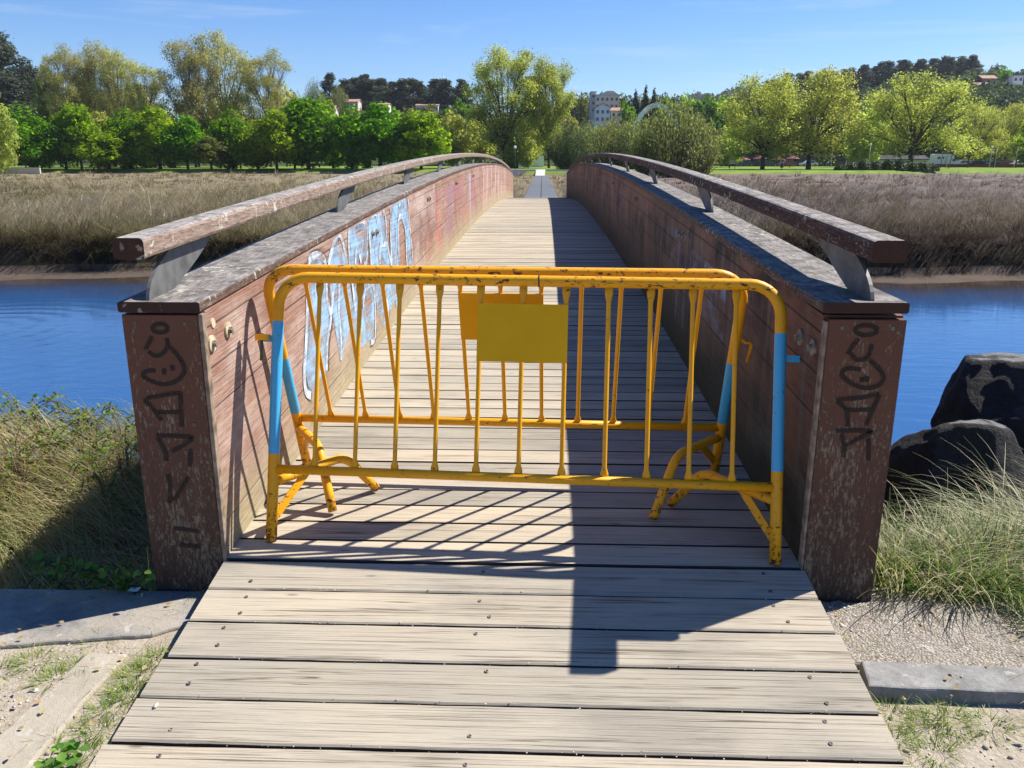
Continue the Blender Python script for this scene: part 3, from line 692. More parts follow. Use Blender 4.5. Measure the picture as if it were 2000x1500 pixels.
# boardwalk over the marsh behind the bridge, its concrete ramp and the path wall at its end
bw = MB(); y = 33.3; r2 = random.Random(3)
while y < 126.2:
    bw.cur = r2.random(); w = .3 if y < 80 else .6
    zz = .0 if y > 40 else (40-y)*.085
    bw.box(-1.08, -.11, y, y+w-.03, -.56+zz, -.50+zz); bw.box(-.07, .90, y, y+w-.03, -.56+zz, -.50+zz); y += w
t = NT("dark_boardwalk", 0.6, 0.4); t.col(t.mix(t.attr('rnd'), (0.085, 0.09, 0.095), (0.15, 0.155, 0.16))); M['bwalk'] = t.m
tag(bw.build("boardwalk", M['bwalk']), "long dark plank boardwalk running through the reeds beyond the bridge", "boardwalk")
m = MB(); m.add([(-1.1, 126.2, -.52), (.25, 126.2, -.52), (.40, 129.2, .34), (-.95, 129.2, .34), (-1.1, 126.2, -.8), (.25, 126.2, -.8), (.40, 129.2, -.8), (-.95, 129.2, -.8)], [(0,1,2,3), (0,1,5,4), (1,2,6,5), (2,3,7,6), (3,0,4,7)])
tag(m.build("concrete_ramp", M['pale_conc']), "small pale concrete ramp at the far end of the boardwalk", "ramp")
m = MB(); m.bbox(-11, -1.1, 128.7, 129.1, -.7, .37, .03)
tag(m.build("kerb_wall", M['pale_conc']), "low pale kerb wall left of the far concrete ramp", "wall")
m = MB(); m.bbox(.5, 4.6, 128.7, 129.1, -.7, .30, .03)
tag(m.build("kerb_wall", M['pale_conc']), "short low kerb wall right of the far concrete ramp", "wall")

# ------------------------------------------------------------------ the two crowd barriers, leaning on each other
BH, BW_, BR = 1.0, 1.868, .021
def barrier(name, fl, fr, tl, tr_, paint, signm, blues, tips, label, sign_y):
    """fl, fr feet of the two legs; tl, tr_ their tops"""
    fl, fr, tl, tr_ = map(Vector, (fl, fr, tl, tr_)); c = (fl+fr)/2
    ex = (fr-fl).normalized(); up = ((tl+tr_)/2 - c); up = (up - ex*up.dot(ex)).normalized(); ny = up.cross(ex).normalized()
    if ny.y > 0: ny = -ny                                  # towards the viewer
    W = (fr-fl).length; H = ((tl+tr_)/2 - c).length
    def P(x, z, n=0.0): return c + ex*x + up*z + ny*n
    root = empty(name, c, label, "barrier", "yellow crowd barriers closing the bridge")
    rr = .115; pts = [P(-W/2, 0)] + [P(-W/2, H*k/6) for k in range(1, 5)] + [P(-W/2, H-rr)]
    pts += [P(-W/2+rr-rr*math.cos(a), H-rr+rr*math.sin(a)) for a in [math.pi/2*k/8 for k in range(1, 9)]]
    pts += [P(-W/2+rr+(W-2*rr)*k/8, H) for k in range(1, 8)]
    pts += [P(W/2-rr+rr*math.sin(a), H-rr+rr*math.cos(a)) for a in [math.pi/2*k/8 for k in range(0, 9)]]
    pts += [P(W/2, H*k/6) for k in (4, 3, 2, 1)] + [P(W/2, 0)]
    m = MB(); m.tube(pts, BR, 16); fr_ = m.build("frame", paint, root)
    zb = .276
    m = MB(); m.tube([P(-W/2+.012, zb), P(0, zb), P(W/2-.012, zb)], .0175, 14); m.build("bottom_rail", paint, root)
    for i in range(1, 12):
        x = -W/2 + W*i/12 + .004*math.sin(i*7.3); rings = []
        prof = [(zb+.010, .0150, .0050), (zb+.028, .0150, .0052), (zb+.05, .0085, .0085), (zb+.3, .0085, .0085), (H-.075, .0085, .0085), (H-.045, .0150, .0055), (H-.014, .0150, .0055)]
        for z, rx, ry in prof: rings.append([P(x + rx*math.cos(2*math.pi*k/10), z, ry*math.sin(2*math.pi*k/10)) for k in range(10)])
        m = MB(); m.sweep(rings, True, True, True); m.build("bar", paint, root)
    sx = W/12
    m = MB()
    vs = [P(x, z, n) for n in (.0095, .0125) for x, z in ((-sx-.012, H-.305), (sx+.012, H-.305), (sx+.012, H-.088), (-sx-.012, H-.088))]
    m.add(vs, [(3, 2, 1, 0), (4, 5, 6, 7), (0, 1, 5, 4), (1, 2, 6, 5), (2, 3, 7, 6), (3, 0, 4, 7)])
    s = m.build("sign_panel", signm, root); s['label'] = "blank yellow sheet metal panel"
    for sgn, (z0, z1) in zip((-1, 1), blues):
        m = MB(); m.tube([P(sgn*W/2, z0), P(sgn*W/2, (z0+z1)/2), P(sgn*W/2, z1)], BR+.0006, 16, False); m.build("painted_band", M['blue'], root)
    for sgn, tip in zip((-1, 1), tips):
        a = P(sgn*W/2, .225); T = Vector(tip); hz = Vector((T.x-a.x, T.y-a.y, 0)); q = a + hz*.68 + Vector((0, 0, .012)); dn = T + Vector((0, 0, .018))
        path = [a + (q-a)*k/5 for k in range(5)]
        for k in range(9):
            s = k/8; p0 = a + (q-a)*.86; path.append(p0*(1-s)**2 + (q + (q-a)*.06)*2*s*(1-s) + (q + (dn-q)*.45)*s*s)
        path += [q + (dn-q)*.7, dn]
        m = MB(); m.tube(path, .0185, 12); m.build("foot", paint, root)
        b0 = P(sgn*W/2, .075); b1 = a + hz*.32 + Vector((0, 0, .004)); dd = (b1-b0).normalized(); sd_ = dd.cross(hz.normalized()).normalized(); up2 = sd_.cross(dd).normalized()
        m = MB(); m.sweep([[p + up2*.016 + sd_*.003, p - up2*.016 + sd_*.003, p - up2*.016 - sd_*.003, p + up2*.016 - sd_*.003] for p in (b0, b1)]); m.build("brace", paint, root)
    return root, P, W, H
t = NT("sky_blue_paint", 0.4, 0.5); p_ = t.pos(); ch = t.ramp(t.noise(p_, 30, 6, 0.66), [(0.655, 0.0), (0.675, 1.0)])
t.col(t.mix(ch, t.mix(t.noise(p_, 5, 3), (0.045, 0.34, 0.62), (0.07, 0.42, 0.70)), (0.06, 0.03, 0.02))); M['blue'] = t.m
front, P, W, H = barrier("crowd_barrier", (-1.025, 2.835, deck_z(2.835)), (.856, 2.730, deck_z(2.730)), (-1.028, 3.105, 1.121), (.86, 3.015, 1.121),
    M['yellow'], M['sign'], ((.335, .842), (.335, .835)), ((-.705, 3.272, deck_z(3.272)), (.543, 3.166, deck_z(3.166))),
    "front yellow barrier with sky blue bands, black tape on its top rail", 1)
m = MB(); m.tube([P(.055, H), P(.060, H)], BR+.0016, 16); m.build("tape", M['tape'], front)
def strap(P, x, z, dx, name, mat, root):
    m = MB(); m.sweep([[P(x, z-.012, .004), P(x, z+.012, .004), P(x, z+.012, -.004), P(x, z-.012, -.004)], [P(x+dx, z-.012, .004), P(x+dx, z+.012, .004), P(x+dx, z+.012, -.004), P(x+dx, z-.012, -.004)]]); m.build(name, mat, root)
strap(P, W/2+.018, H*.735, .052, "coupling_tab", M['blue'], front)
strap(P, -W/2-.018, H*.765, -.034, "coupling_tab", M['blue'], front)
m = MB()
rg = [P(-W/2-.058+.030*math.cos(a), H*.765 + .004, .030*math.sin(a)) for a in [2*math.pi*k/16 for k in range(16)]]
m.sweep([[p + Vector((0, 0, .012)), p + Vector((0, 0, -.012)), p*.99 + P(-W/2-.058, H*.765)*.01 + Vector((0, 0, -.012)), p*.9 + P(-W/2-.058, H*.765)*.1 + Vector((0, 0, .012))] for p in rg + rg[:1]], True, False); m.build("coupling_ring", M['orange'], front)
m = MB(); m.tube([P(-W/2-.062, H*.765+.02), P(-W/2-.062, H*.765-.085)], .006, 8); m.build("coupling_pin", M['pin'], front)
rear, P, W, H = barrier("crowd_barrier", (-1.085, 3.555, deck_z(3.555)), (.785, 3.49, deck_z(3.49)), (-1.09, 3.20, 1.140), (.778, 3.13, 1.140),
    M['orange'], M['sign2'], ((.312, .60), (.312, .62)), ((-.84, 3.052, deck_z(3.052)), (.452, 3.028, deck_z(3.028))),
    "rear orange-yellow barrier leaning back against the front one, feet pointing forward", 1)
m = MB(); m.tube([P(W/2+.015, H*.72), P(W/2+.04, H*.70), P(W/2+.058, H*.70), P(W/2+.066, H*.69), P(W/2+.060, H*.61)], .0065, 8); m.build("coupling_hook", M['orange'], rear)

# ------------------------------------------------------------------ slabs, kerb, rocks on the near bank
def slab(name, poly, z0, z1, mat, label, cat, rough=.006, seed=1, sub=.05):
    bm = bmesh.new(); rg = random.Random(seed)
    pl = []
    for i, (x, y) in enumerate(poly):
        x2, y2 = poly[(i+1) % len(poly)]; k = max(1, int(math.hypot(x2-x, y2-y)/sub))
        for j in range(k): pl.append((x + (x2-x)*j/k + rg.uniform(-rough, rough)*(j > 0), y + (y2-y)*j/k + rg.uniform(-rough, rough)*(j > 0)))
    bm.free(); n = len(pl); A_ = sum(pl[i][0]*pl[(i+1) % n][1] - pl[(i+1) % n][0]*pl[i][1] for i in range(n)); sg = 1 if A_ > 0 else -1
    def inset(d):
        out = []
        for i in range(n):
            (xa, ya), (xb, yb) = pl[i-1], pl[(i+1) % n]; l = math.hypot(xb-xa, yb-ya) or 1
            out.append((pl[i][0] - sg*(yb-ya)/l*d, pl[i][1] + sg*(xb-xa)/l*d))
        return out
    m = MB(); h = min(.008, (z1-z0)*.3)
    m.sweep([[(x, y, z) for x, y in inset(d)] for d, z in ((0, z0), (0, z1-h), (h*.3, z1-h*.3), (h, z1))])
    return tag(m.build(name, mat), label, cat)
slab("concrete_slab", [(-4.5, 2.30), (-1.80, 2.31), (-1.45, 2.375), (-1.30, 2.40), (-1.17, 2.50), (-1.17, 2.695), (-4.5, 2.66)], -.12, .014, M['slab'], "grey concrete slab in front of the left bridge post, half in shade", "slab", .005, 3)
slab("concrete_edging", [(-1.46, 2.29), (-1.33, 2.285), (-1.345, 1.5), (-1.44, 1.15), (-1.56, 1.15)], -.1, .016, M['edging'], "sandy concrete edging strip along the sand left of the ramp", "edging", .004, 4)
slab("concrete_slab", [(.985, 2.30), (1.535, 2.255), (1.60, 2.42), (1.605, 2.675), (1.24, 2.69), (.985, 2.69)], -.15, .022, M['pebble'], "pebbly concrete slab in front of the right bridge post", "slab", .009, 5, .03)
slab("kerb_stone", [(.985, 2.155), (1.01, 2.285), (3.2, 2.215), (3.2, 2.06)], -.1, .046, M['kerb'], "long grey kerb stone lying right of the ramp", "kerb", .004, 6)

def rock(c, rad, seed, planes, label):
    rg = np.random.default_rng(seed); bm = bmesh.new(); bmesh.ops.create_icosphere(bm, subdivisions=6, radius=1.0)
    D = np.array([v.co[:] for v in bm.verts]); D /= np.linalg.norm(D, axis=1)[:, None]
    N = np.array([p[:3] for p in planes] + list(rg.normal(size=(24, 3))), float); N /= np.linalg.norm(N, axis=1)[:, None]
    hh = np.array([p[3] for p in planes] + list(rg.uniform(.80, .99, 24)))
    dots = D @ N.T; inv = np.clip(dots, .02, None) / hh
    r = 1/(np.sum(inv**70, 1)**(1/70))
    def nz(k, s): 
        ph = rg.uniform(0, 6, (5, 3)); fr = rg.normal(size=(5, 3))*k
        return sum(np.sin((D*r[:, None]) @ fr[i] + ph[i, 0]) for i in range(5))*s
    from mathutils import noise as mn
    off_ = Vector(rg.uniform(0, 50, 3))
    fx = np.array([mn.fractal(Vector(q)*2.2 + off_, 1.0, 2.1, 6) for q in D*r[:, None]]); fr_ = np.array([1 - abs(mn.noise(Vector(q)*4.5 + off_)) for q in D*r[:, None]])
    r2_ = r + .022*fx + .028*(fr_-.8) + nz(2.5, .012)
    for v, d_, q in zip(bm.verts, D, r2_): v.co = Vector(d_*q*np.array(rad))
    for f in bm.faces: f.smooth = True
    me = bpy.data.meshes.new("rock"); bm.to_mesh(me); bm.free()
    o = tag(link_mesh("rock", me, M['rock']), label, "rock", "dark boulders on the right bank"); o.location = c
    return o
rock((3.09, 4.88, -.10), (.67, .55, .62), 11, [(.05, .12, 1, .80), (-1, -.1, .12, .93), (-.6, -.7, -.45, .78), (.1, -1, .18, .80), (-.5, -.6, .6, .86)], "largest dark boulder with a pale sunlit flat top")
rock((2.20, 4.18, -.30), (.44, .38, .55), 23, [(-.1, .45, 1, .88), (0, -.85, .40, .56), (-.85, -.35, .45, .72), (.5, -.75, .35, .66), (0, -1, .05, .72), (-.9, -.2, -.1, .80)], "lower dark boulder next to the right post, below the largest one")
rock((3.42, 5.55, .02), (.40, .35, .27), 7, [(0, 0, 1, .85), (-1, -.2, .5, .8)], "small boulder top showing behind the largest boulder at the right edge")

# ------------------------------------------------------------------ leaves, blades and trees (numpy)
def unit(v): return v / np.maximum(np.linalg.norm(v, axis=-1, keepdims=True), 1e-9)
def leaf_quads(P, N, size, rg, asp=.6, T=None):
    N = unit(N); T = unit(np.cross(N, rg.normal(size=N.shape))) if T is None else unit(T - N*np.sum(T*N, -1, keepdims=True))
    B = np.cross(N, T); s = np.asarray(size).reshape(-1, 1)
    V = np.stack([P + T*s, P + B*s*asp + N*s*.12, P - T*s, P - B*s*asp + N*s*.12], 1).reshape(-1, 3)
    return V, np.arange(len(V)).reshape(-1, 4)
def ovate(P, N, T, size, wid=.42):
    N = unit(N); T = unit(T - N*np.sum(T*N, -1, keepdims=True)); B = np.cross(N, T); s = np.asarray(size).reshape(-1, 1)
    f = N*s*.10
    V = np.stack([P, P + T*s*.30 + B*s*wid + f, P + T*s*.70 + B*s*wid*.75 + f, P + T*s, P + T*s*.70 - B*s*wid*.75 + f, P + T*s*.30 - B*s*wid + f], 1)
    n = len(P); V = V.reshape(-1, 3); o = np.arange(n)[:, None]*6
    F = np.concatenate([o + np.array([[0, 1, 2, 3]]), o + np.array([[0, 3, 4, 5]])], 1).reshape(-1, 4)
    return V, F
def blades(base, head, L, W, lean, bend, rg, seg=4):
    n = len(base); t = np.linspace(0, 1, seg+1)
    th = lean[:, None] + bend[:, None]*t[None, :]; st = L[:, None]/seg
    hx = np.concatenate([np.zeros((n, 1)), np.cumsum(np.sin((th[:, 1:]+th[:, :-1])/2)*st, 1)], 1)
    hz = np.concatenate([np.zeros((n, 1)), np.cumsum(np.cos((th[:, 1:]+th[:, :-1])/2)*st, 1)], 1)
    Pp = np.stack([base[:, 0, None] + hx*np.cos(head)[:, None], base[:, 1, None] + hx*np.sin(head)[:, None], base[:, 2, None] + hz], -1)
    tw = head + math.pi/2 + rg.uniform(-.9, .9, n)
    sd_ = np.stack([np.cos(tw), np.sin(tw), np.zeros(n)], -1)[:, None, :]
    w = (W[:, None]*np.maximum(1-t[None, :], .06)**.6)[..., None]*.5
    V = np.stack([Pp - sd_*w, Pp + sd_*w], 2).reshape(-1, 3)
    o = (np.arange(n)*(seg+1)*2)[:, None]; k = np.arange(seg)[None, :]*2
    q = o + k
    F = np.stack([q, q+1, q+3, q+2], -1).reshape(-1, 4)
    return V, F
def cat_parts(parts):
    Vs, Fs, Rs, o = [], [], [], 0
    for V_, F_, r_ in parts:
        Vs.append(V_); Fs.append(F_ + o); Rs.append(r_); o += len(V_)
    return np.concatenate(Vs), np.concatenate(Fs), np.concatenate(Rs)
def vnoise(x, y, seed=0):
    """cheap smooth value noise in 0..1"""
    rg = np.random.default_rng(seed); T = rg.random((64, 64))
    xi = np.floor(x).astype(int); yi = np.floor(y).astype(int); fx = x-xi; fy = y-yi
    fx = fx*fx*(3-2*fx); fy = fy*fy*(3-2*fy)
    g = lambda i, j: T[i % 64, j % 64]
    return (g(xi, yi)*(1-fx) + g(xi+1, yi)*fx)*(1-fy) + (g(xi, yi+1)*(1-fx) + g(xi+1, yi+1)*fx)*fy

LM = dict(
    maple=leafmat("green_park_leaf", [(0, (0.034, 0.092, 0.006)), (.5, (0.095, 0.205, 0.010)), (1, (0.185, 0.33, 0.016))], .62, .06, (1.6, 1.5, .5)),
    lime=leafmat("bright_green_leaf", [(0, (0.10, 0.19, 0.010)), (.5, (0.19, 0.32, 0.015)), (1, (0.27, 0.41, 0.025))], .62, .06, (1.55, 1.45, .5)),
    plane=leafmat("spring_plane_leaf", [(0, (0.21, 0.235, 0.06)), (.5, (0.31, 0.345, 0.095)), (1, (0.41, 0.44, 0.15))], .62, .08, (1.5, 1.5, .8)),
    bud=leafmat("pale_budding_leaf", [(0, (0.22, 0.215, 0.08)), (.5, (0.34, 0.33, 0.125)), (1, (0.45, 0.43, 0.18))], .58, .08, (1.4, 1.4, .9)),
    olive=leafmat("olive_leaf", [(0, (0.075, 0.095, 0.022)), (.5, (0.15, 0.175, 0.042)), (1, (0.24, 0.26, 0.07))], .55, .08),
    euca=leafmat("dark_eucalyptus_leaf", [(0, (0.030, 0.044, 0.036)), (.5, (0.060, 0.078, 0.056)), (1, (0.115, 0.12, 0.09))], .35, .1),
    willow=leafmat("grey_green_willow_leaf", [(0, (0.10, 0.125, 0.055)), (.5, (0.205, 0.24, 0.105)), (1, (0.36, 0.39, 0.19))], .55, .08),
    conifer=leafmat("dark_conifer_leaf", [(0, (0.012, 0.026, 0.016)), (1, (0.035, 0.060, 0.034))], .2),
    hill=leafmat("hill_forest_leaf", [(0, (0.030, 0.050, 0.026)), (.55, (0.065, 0.095, 0.042)), (1, (0.11, 0.15, 0.06))], .4, .05),
    hedge=leafmat("hedge_leaf", [(0, (0.02, 0.045, 0.012)), (1, (0.075, 0.12, 0.025))], .3),
)
CTINT = {}
def limb_tubes(mb, rg, p, d, L, r, lev, maxlev, tips, nch, ang, up=.25, shrink=.70, wig=.16):
    pts = [p]; q = p.copy(); dd = d.copy(); n = 4
    for i in range(n):
        dd = unit(dd + rg.normal(size=3)*wig + np.array([0, 0, up*.25])); q = q + dd*L/n; pts.append(q.copy())
    mb.tube(pts, [r*(1 - .42*i/n) for i in range(n+1)], 7 if lev == 0 else (5 if lev == 1 else 3), False)
    if lev >= maxlev - 1:
        for i in range(1, n+1): tips.append((pts[i], lev))
    if lev < maxlev:
        k = nch[min(lev, len(nch)-1)]
        for j in range(k):
            a = 2*math.pi*(j + rg.random()*.7)/k; el = ang*(.65 + .6*rg.random())
            u = unit(np.cross(dd, np.array([.3, .8, .1]))); w = np.cross(dd, u)
            nd = unit(dd*math.cos(el) + (u*math.cos(a) + w*math.sin(a))*math.sin(el) + np.array([0, 0, up*.5]))
            st = pts[-1] if j < 2 or lev == 0 else pts[2 + j % 2]
            limb_tubes(mb, rg, st, nd, L*shrink*(.8 + .4*rg.random()), r*.58, lev+1, maxlev, tips, nch, ang, up, shrink, wig)

def mesh_of(mb, name):
    me = bpy.data.meshes.new(name); me.from_pydata(mb.v, [], mb.f); me.polygons.foreach_set("use_smooth", mb.sm); me.update(); return me

def gen_domes(seed, nlobe, tips_l, per_tip, size, H, R, fork=.16, base=.12, lobe_r=.36, profile='round', rad=.8, r0=.020, bare=0.0):
    """broad crown built of domes: limbs run from the fork to each dome, twigs fan out to its surface"""
    rg = np.random.default_rng(seed); mb = MB(); zf = H*fork
    mb.tube([(0, 0, -.4), (.06, .03, zf*.5), (0, 0, zf)], [H*r0*1.25, H*r0, H*r0*.95], 8, False)
    cs = []; tries = 0
    while len(cs) < nlobe and tries < 4000:
        tries += 1; h = rg.uniform(base + .10, .90)
        if profile == 'round': pr = math.sqrt(max(0, 1 - ((h-.45)/.55)**2)) if h > .45 else .62 + .38*((h-base)/(.45-base))
        elif profile == 'tall': pr = math.sqrt(max(0, 1 - ((h-.55)/.47)**2)) if h > .55 else .35 + .65*((h-base)/(.55-base))
        else: pr = 1.0 if h > .62 else .55
        q = math.sqrt(rg.uniform(.02, 1))*.80; a_ = rg.random()*6.283
        c = np.array([R*pr*q*math.cos(a_), R*pr*q*math.sin(a_), h*H]); lr = lobe_r*R*rg.uniform(.75, 1.25)
        if any(np.linalg.norm((c-o)/np.array([1, 1, 1.2])) < .55*(lr+l2) for o, l2 in cs) and tries < 3000: continue
        cs.append((c, lr))
    P_, N_, R_ = [], [], []
    for c, lr in cs:
        mid = np.array([c[0]*.35, c[1]*.35, zf + (c[2]-zf)*.45]) + rg.normal(size=3)*H*.012; end = c + np.array([0, 0, -.35*lr])
        pts = [np.array([0, 0, zf*.92]), np.array([c[0]*.10, c[1]*.10, zf + (c[2]-zf)*.15]), mid, (mid+end)/2 + rg.normal(size=3)*H*.008, end]
        k = .35 + .65*lr/(lobe_r*R*1.25)
        mb.tube([tuple(p) for p in pts], [H*r0*.62*k, H*r0*.5*k, H*r0*.36*k, H*r0*.26*k, H*r0*.17*k], 5, False)
        d = unit(rg.normal(size=(tips_l, 3)) + np.array([0, 0, .35]) + unit(c - np.array([0, 0, c[2]*.8]))*.35)
        rr = lr*rg.uniform(.45, 1.06, (tips_l, 1)); T = c + d*rr*np.array([1, 1, .95])
        for tp in T:
            s = pts[3] + (end-pts[3])*rg.random(); m2 = (s+tp)/2 + rg.normal(size=3)*lr*.09 - np.array([0, 0, lr*.05])
            mb.tube([tuple(s), tuple(m2), tuple(tp)], [H*r0*.085, H*r0*.05, H*r0*.018], 3, False)
        n = tips_l*per_tip; C = np.repeat(T, per_tip, 0) + rg.normal(size=(n, 3))*rad*np.array([1, 1, .8]) - np.repeat(d, per_tip, 0)*rg.random((n, 1))*lr*.3*(1-bare)
        cl = .35*rg.random() + .3*np.repeat(rg.random(tips_l), per_tip) + .35*rg.random(n)
        P_.append(C); N_.append(np.repeat(d, per_tip, 0)*.7 + rg.normal(size=(n, 3))*.6 + np.array([0, 0, .3])); R_.append(cl)
    P_, N_, R_ = np.concatenate(P_), np.concatenate(N_), np.concatenate(R_)
    V_, F_ = leaf_quads(P_, N_, size*rg.uniform(.55, 1.2, len(P_)), rg, .62)
    zt = np.percentile(P_[:, 2], 99.4); rx = np.percentile(np.hypot(P_[:, 0], P_[:, 1]), 97)
    return mesh_of(mb, "trunk"), np_mesh("crown", V_, F_, np.clip(R_, 0, 1)), zt, rx

def gen_round(seed, n, size, H=11.0, Rr=4.6, base=.12, lobes=46, top=1.0, droop=0.0, ragged=.24):
    rg = np.random.default_rng(seed); mb = MB()
    mb.tube([(0, 0, -.3), (.05, 0, H*.2), (0, .05, H*.55)], [H*.022, H*.017, H*.008], 7, False)
    zc = H*(1+base)/2; hz = H*(1-base)/2
    parts = []; cen = []
    for i in range(lobes):
        d = unit(rg.normal(size=3)); f = rg.uniform(.35, .86)
        zr = d[2]*f; wdt = max(.12, 1 - .42*max(0, zr)*top)*(1 - .12*max(0, -zr))
        c = np.array([d[0]*f*Rr*wdt, d[1]*f*Rr*wdt, zc + d[2]*f*hz]); cen.append((c, rg.uniform(.20, .36)*Rr))
    for k in range(7):
        c = cen[k][0]; mb.tube([(0, 0, H*.18), tuple(c*.5 + np.array([0, 0, H*.15])), tuple(c)], [H*.010, H*.006, H*.002], 4, False)
    per = n//lobes; P_, N_, R_ = [], [], []
    for c, r in cen:
        d = unit(rg.normal(size=(per, 3))); rr = r*(1 - ragged*rg.random((per, 1))**2 + ragged*.9*np.maximum(0, rg.normal(size=(per, 1)))*.6)
        P_.append(c + d*rr*np.array([1, 1, .85])); N_.append(d + rg.normal(size=(per, 3))*.45 + np.array([0, 0, .25]))
        R_.append(np.clip(.25*rg.random() + .55*rg.random(per) + .12*d[:, 2]*0 + .1, 0, 1))
    P_, N_, R_ = np.concatenate(P_), np.concatenate(N_), np.concatenate(R_)
    V_, F_ = leaf_quads(P_, N_, size*rg.uniform(.6, 1.25, len(P_)), rg, .6)
    return mesh_of(mb, "trunk"), np_mesh("crown", V_, F_, R_), H, Rr

def gen_euca(seed, n, size, H=18.0, Rr=3.4, base=.25, clumps=26):
    rg = np.random.default_rng(seed); mb = MB(); lean = rg.normal(size=2)*.03*H
    mb.tube([(0, 0, -.5), (lean[0]*.4, lean[1]*.4, H*.45), (lean[0], lean[1], H*.95)], [H*.016, H*.011, H*.003], 6, False)
    P_, N_, R_ = [], [], []; per = n//clumps
    for i in range(clumps):
        h = base + (1-base)*((i + rg.random())/clumps); prof = math.sin(math.pi*min(.97, max(.06, (h-base)/(1-base)*.80 + .17)))
        a = rg.random()*2*math.pi; rad = Rr*prof*rg.uniform(.2, .95)
        c = np.array([lean[0]*h + rad*math.cos(a), lean[1]*h + rad*math.sin(a), h*H]); cr = Rr*rg.uniform(.30, .56)*(1.1 - .40*h)
        mb.tube([(lean[0]*h, lean[1]*h, (h-.10)*H), tuple(c)], [H*.004, H*.0015], 3, False)
        d = unit(rg.normal(size=(per, 3))); rr = cr*rg.random((per, 1))**.4
        P_.append(c + d*rr*np.array([1, 1, .8])); N_.append(d + rg.normal(size=(per, 3))*.7 + np.array([.0, 0, .2])); R_.append(np.clip(.35*rg.random() + .6*rg.random(per), 0, 1))
    P_, N_, R_ = np.concatenate(P_), np.concatenate(N_), np.concatenate(R_)
    V_, F_ = leaf_quads(P_, N_, size*rg.uniform(.6, 1.3, len(P_)), rg, .45)
    return mesh_of(mb, "trunk"), np_mesh("crown", V_, F_, R_), H, Rr

def gen_shrub(seed, n, size, H=7.0, Rr=4.5, stems=60):
    """many upright stems from the ground, small leaves all along them"""
    rg = np.random.default_rng(seed); mb = MB(); P_, N_, R_, T_ = [], [], [], []; per = n//stems
    for i in range(stems):
        a = rg.random()*2*math.pi; r0 = Rr*.45*rg.random(); out = Rr*math.sqrt(rg.random())*1.0
        top = H*math.sqrt(max(.05, 1 - (out/Rr)**2*.82))*rg.uniform(.86, 1.06)
        p0 = np.array([r0*math.cos(a), r0*math.sin(a), -.2]); p2 = np.array([out*math.cos(a), out*math.sin(a), top]); p1 = (p0+p2)/2 + np.array([math.cos(a), math.sin(a), 0])*out*.18
        mb.tube([tuple(p0), tuple(p1), tuple(p2)], [.06, .04, .012], 3, False)
        t_ = rg.uniform(.10, 1, per)**.8; q = p0*((1-t_)**2)[:, None] + 2*p1*(t_*(1-t_))[:, None] + p2*(t_**2)[:, None]
        P_.append(q + rg.normal(size=(per, 3))*np.array([.35, .35, .28])); N_.append(rg.normal(size=(per, 3)) + np.array([math.cos(a), math.sin(a), .4])*.9)
        T_.append(np.tile(p2-p1, (per, 1)) + rg.normal(size=(per, 3))*1.2); R_.append(np.clip(.3*rg.random() + .7*rg.random(per), 0, 1))
    P_, N_, R_, T_ = map(np.concatenate, (P_, N_, R_, T_))
    V_, F_ = leaf_quads(P_, N_, size*rg.uniform(.6, 1.2, len(P_)), rg, .38, T_)
    return mesh_of(mb, "trunk"), np_mesh("crown", V_, F_, R_), H, Rr

def gen_conifer(seed, n, size, H=16.0, Rr=3.2):
    rg = np.random.default_rng(seed); mb = MB(); mb.tube([(0, 0, -.5), (0, 0, H*.98)], [H*.015, .03], 6, False)
    h = 1 - np.sqrt(rg.random(n)); tier = np.floor(h*16)/16; rad = Rr*(1-h)*(.55 + .45*(1-(h-tier)*16))*rg.random(n)**.35 + .1
    a = rg.random(n)*2*math.pi; a = a + .25*np.sin(a*7 + tier*40)
    P_ = np.stack([rad*np.cos(a), rad*np.sin(a), H*(.06 + .94*h) - rad*.22], -1); N_ = np.stack([np.cos(a)*.5, np.sin(a)*.5, np.ones(n)], -1) + rg.normal(size=(n, 3))*.4
    V_, F_ = leaf_quads(P_, N_, size*rg.uniform(.6, 1.2, n), rg, .4, np.stack([np.cos(a), np.sin(a), -.3*np.ones(n)], -1))
    return mesh_of(mb, "trunk"), np_mesh("crown", V_, F_, rg.random(n)), H, Rr

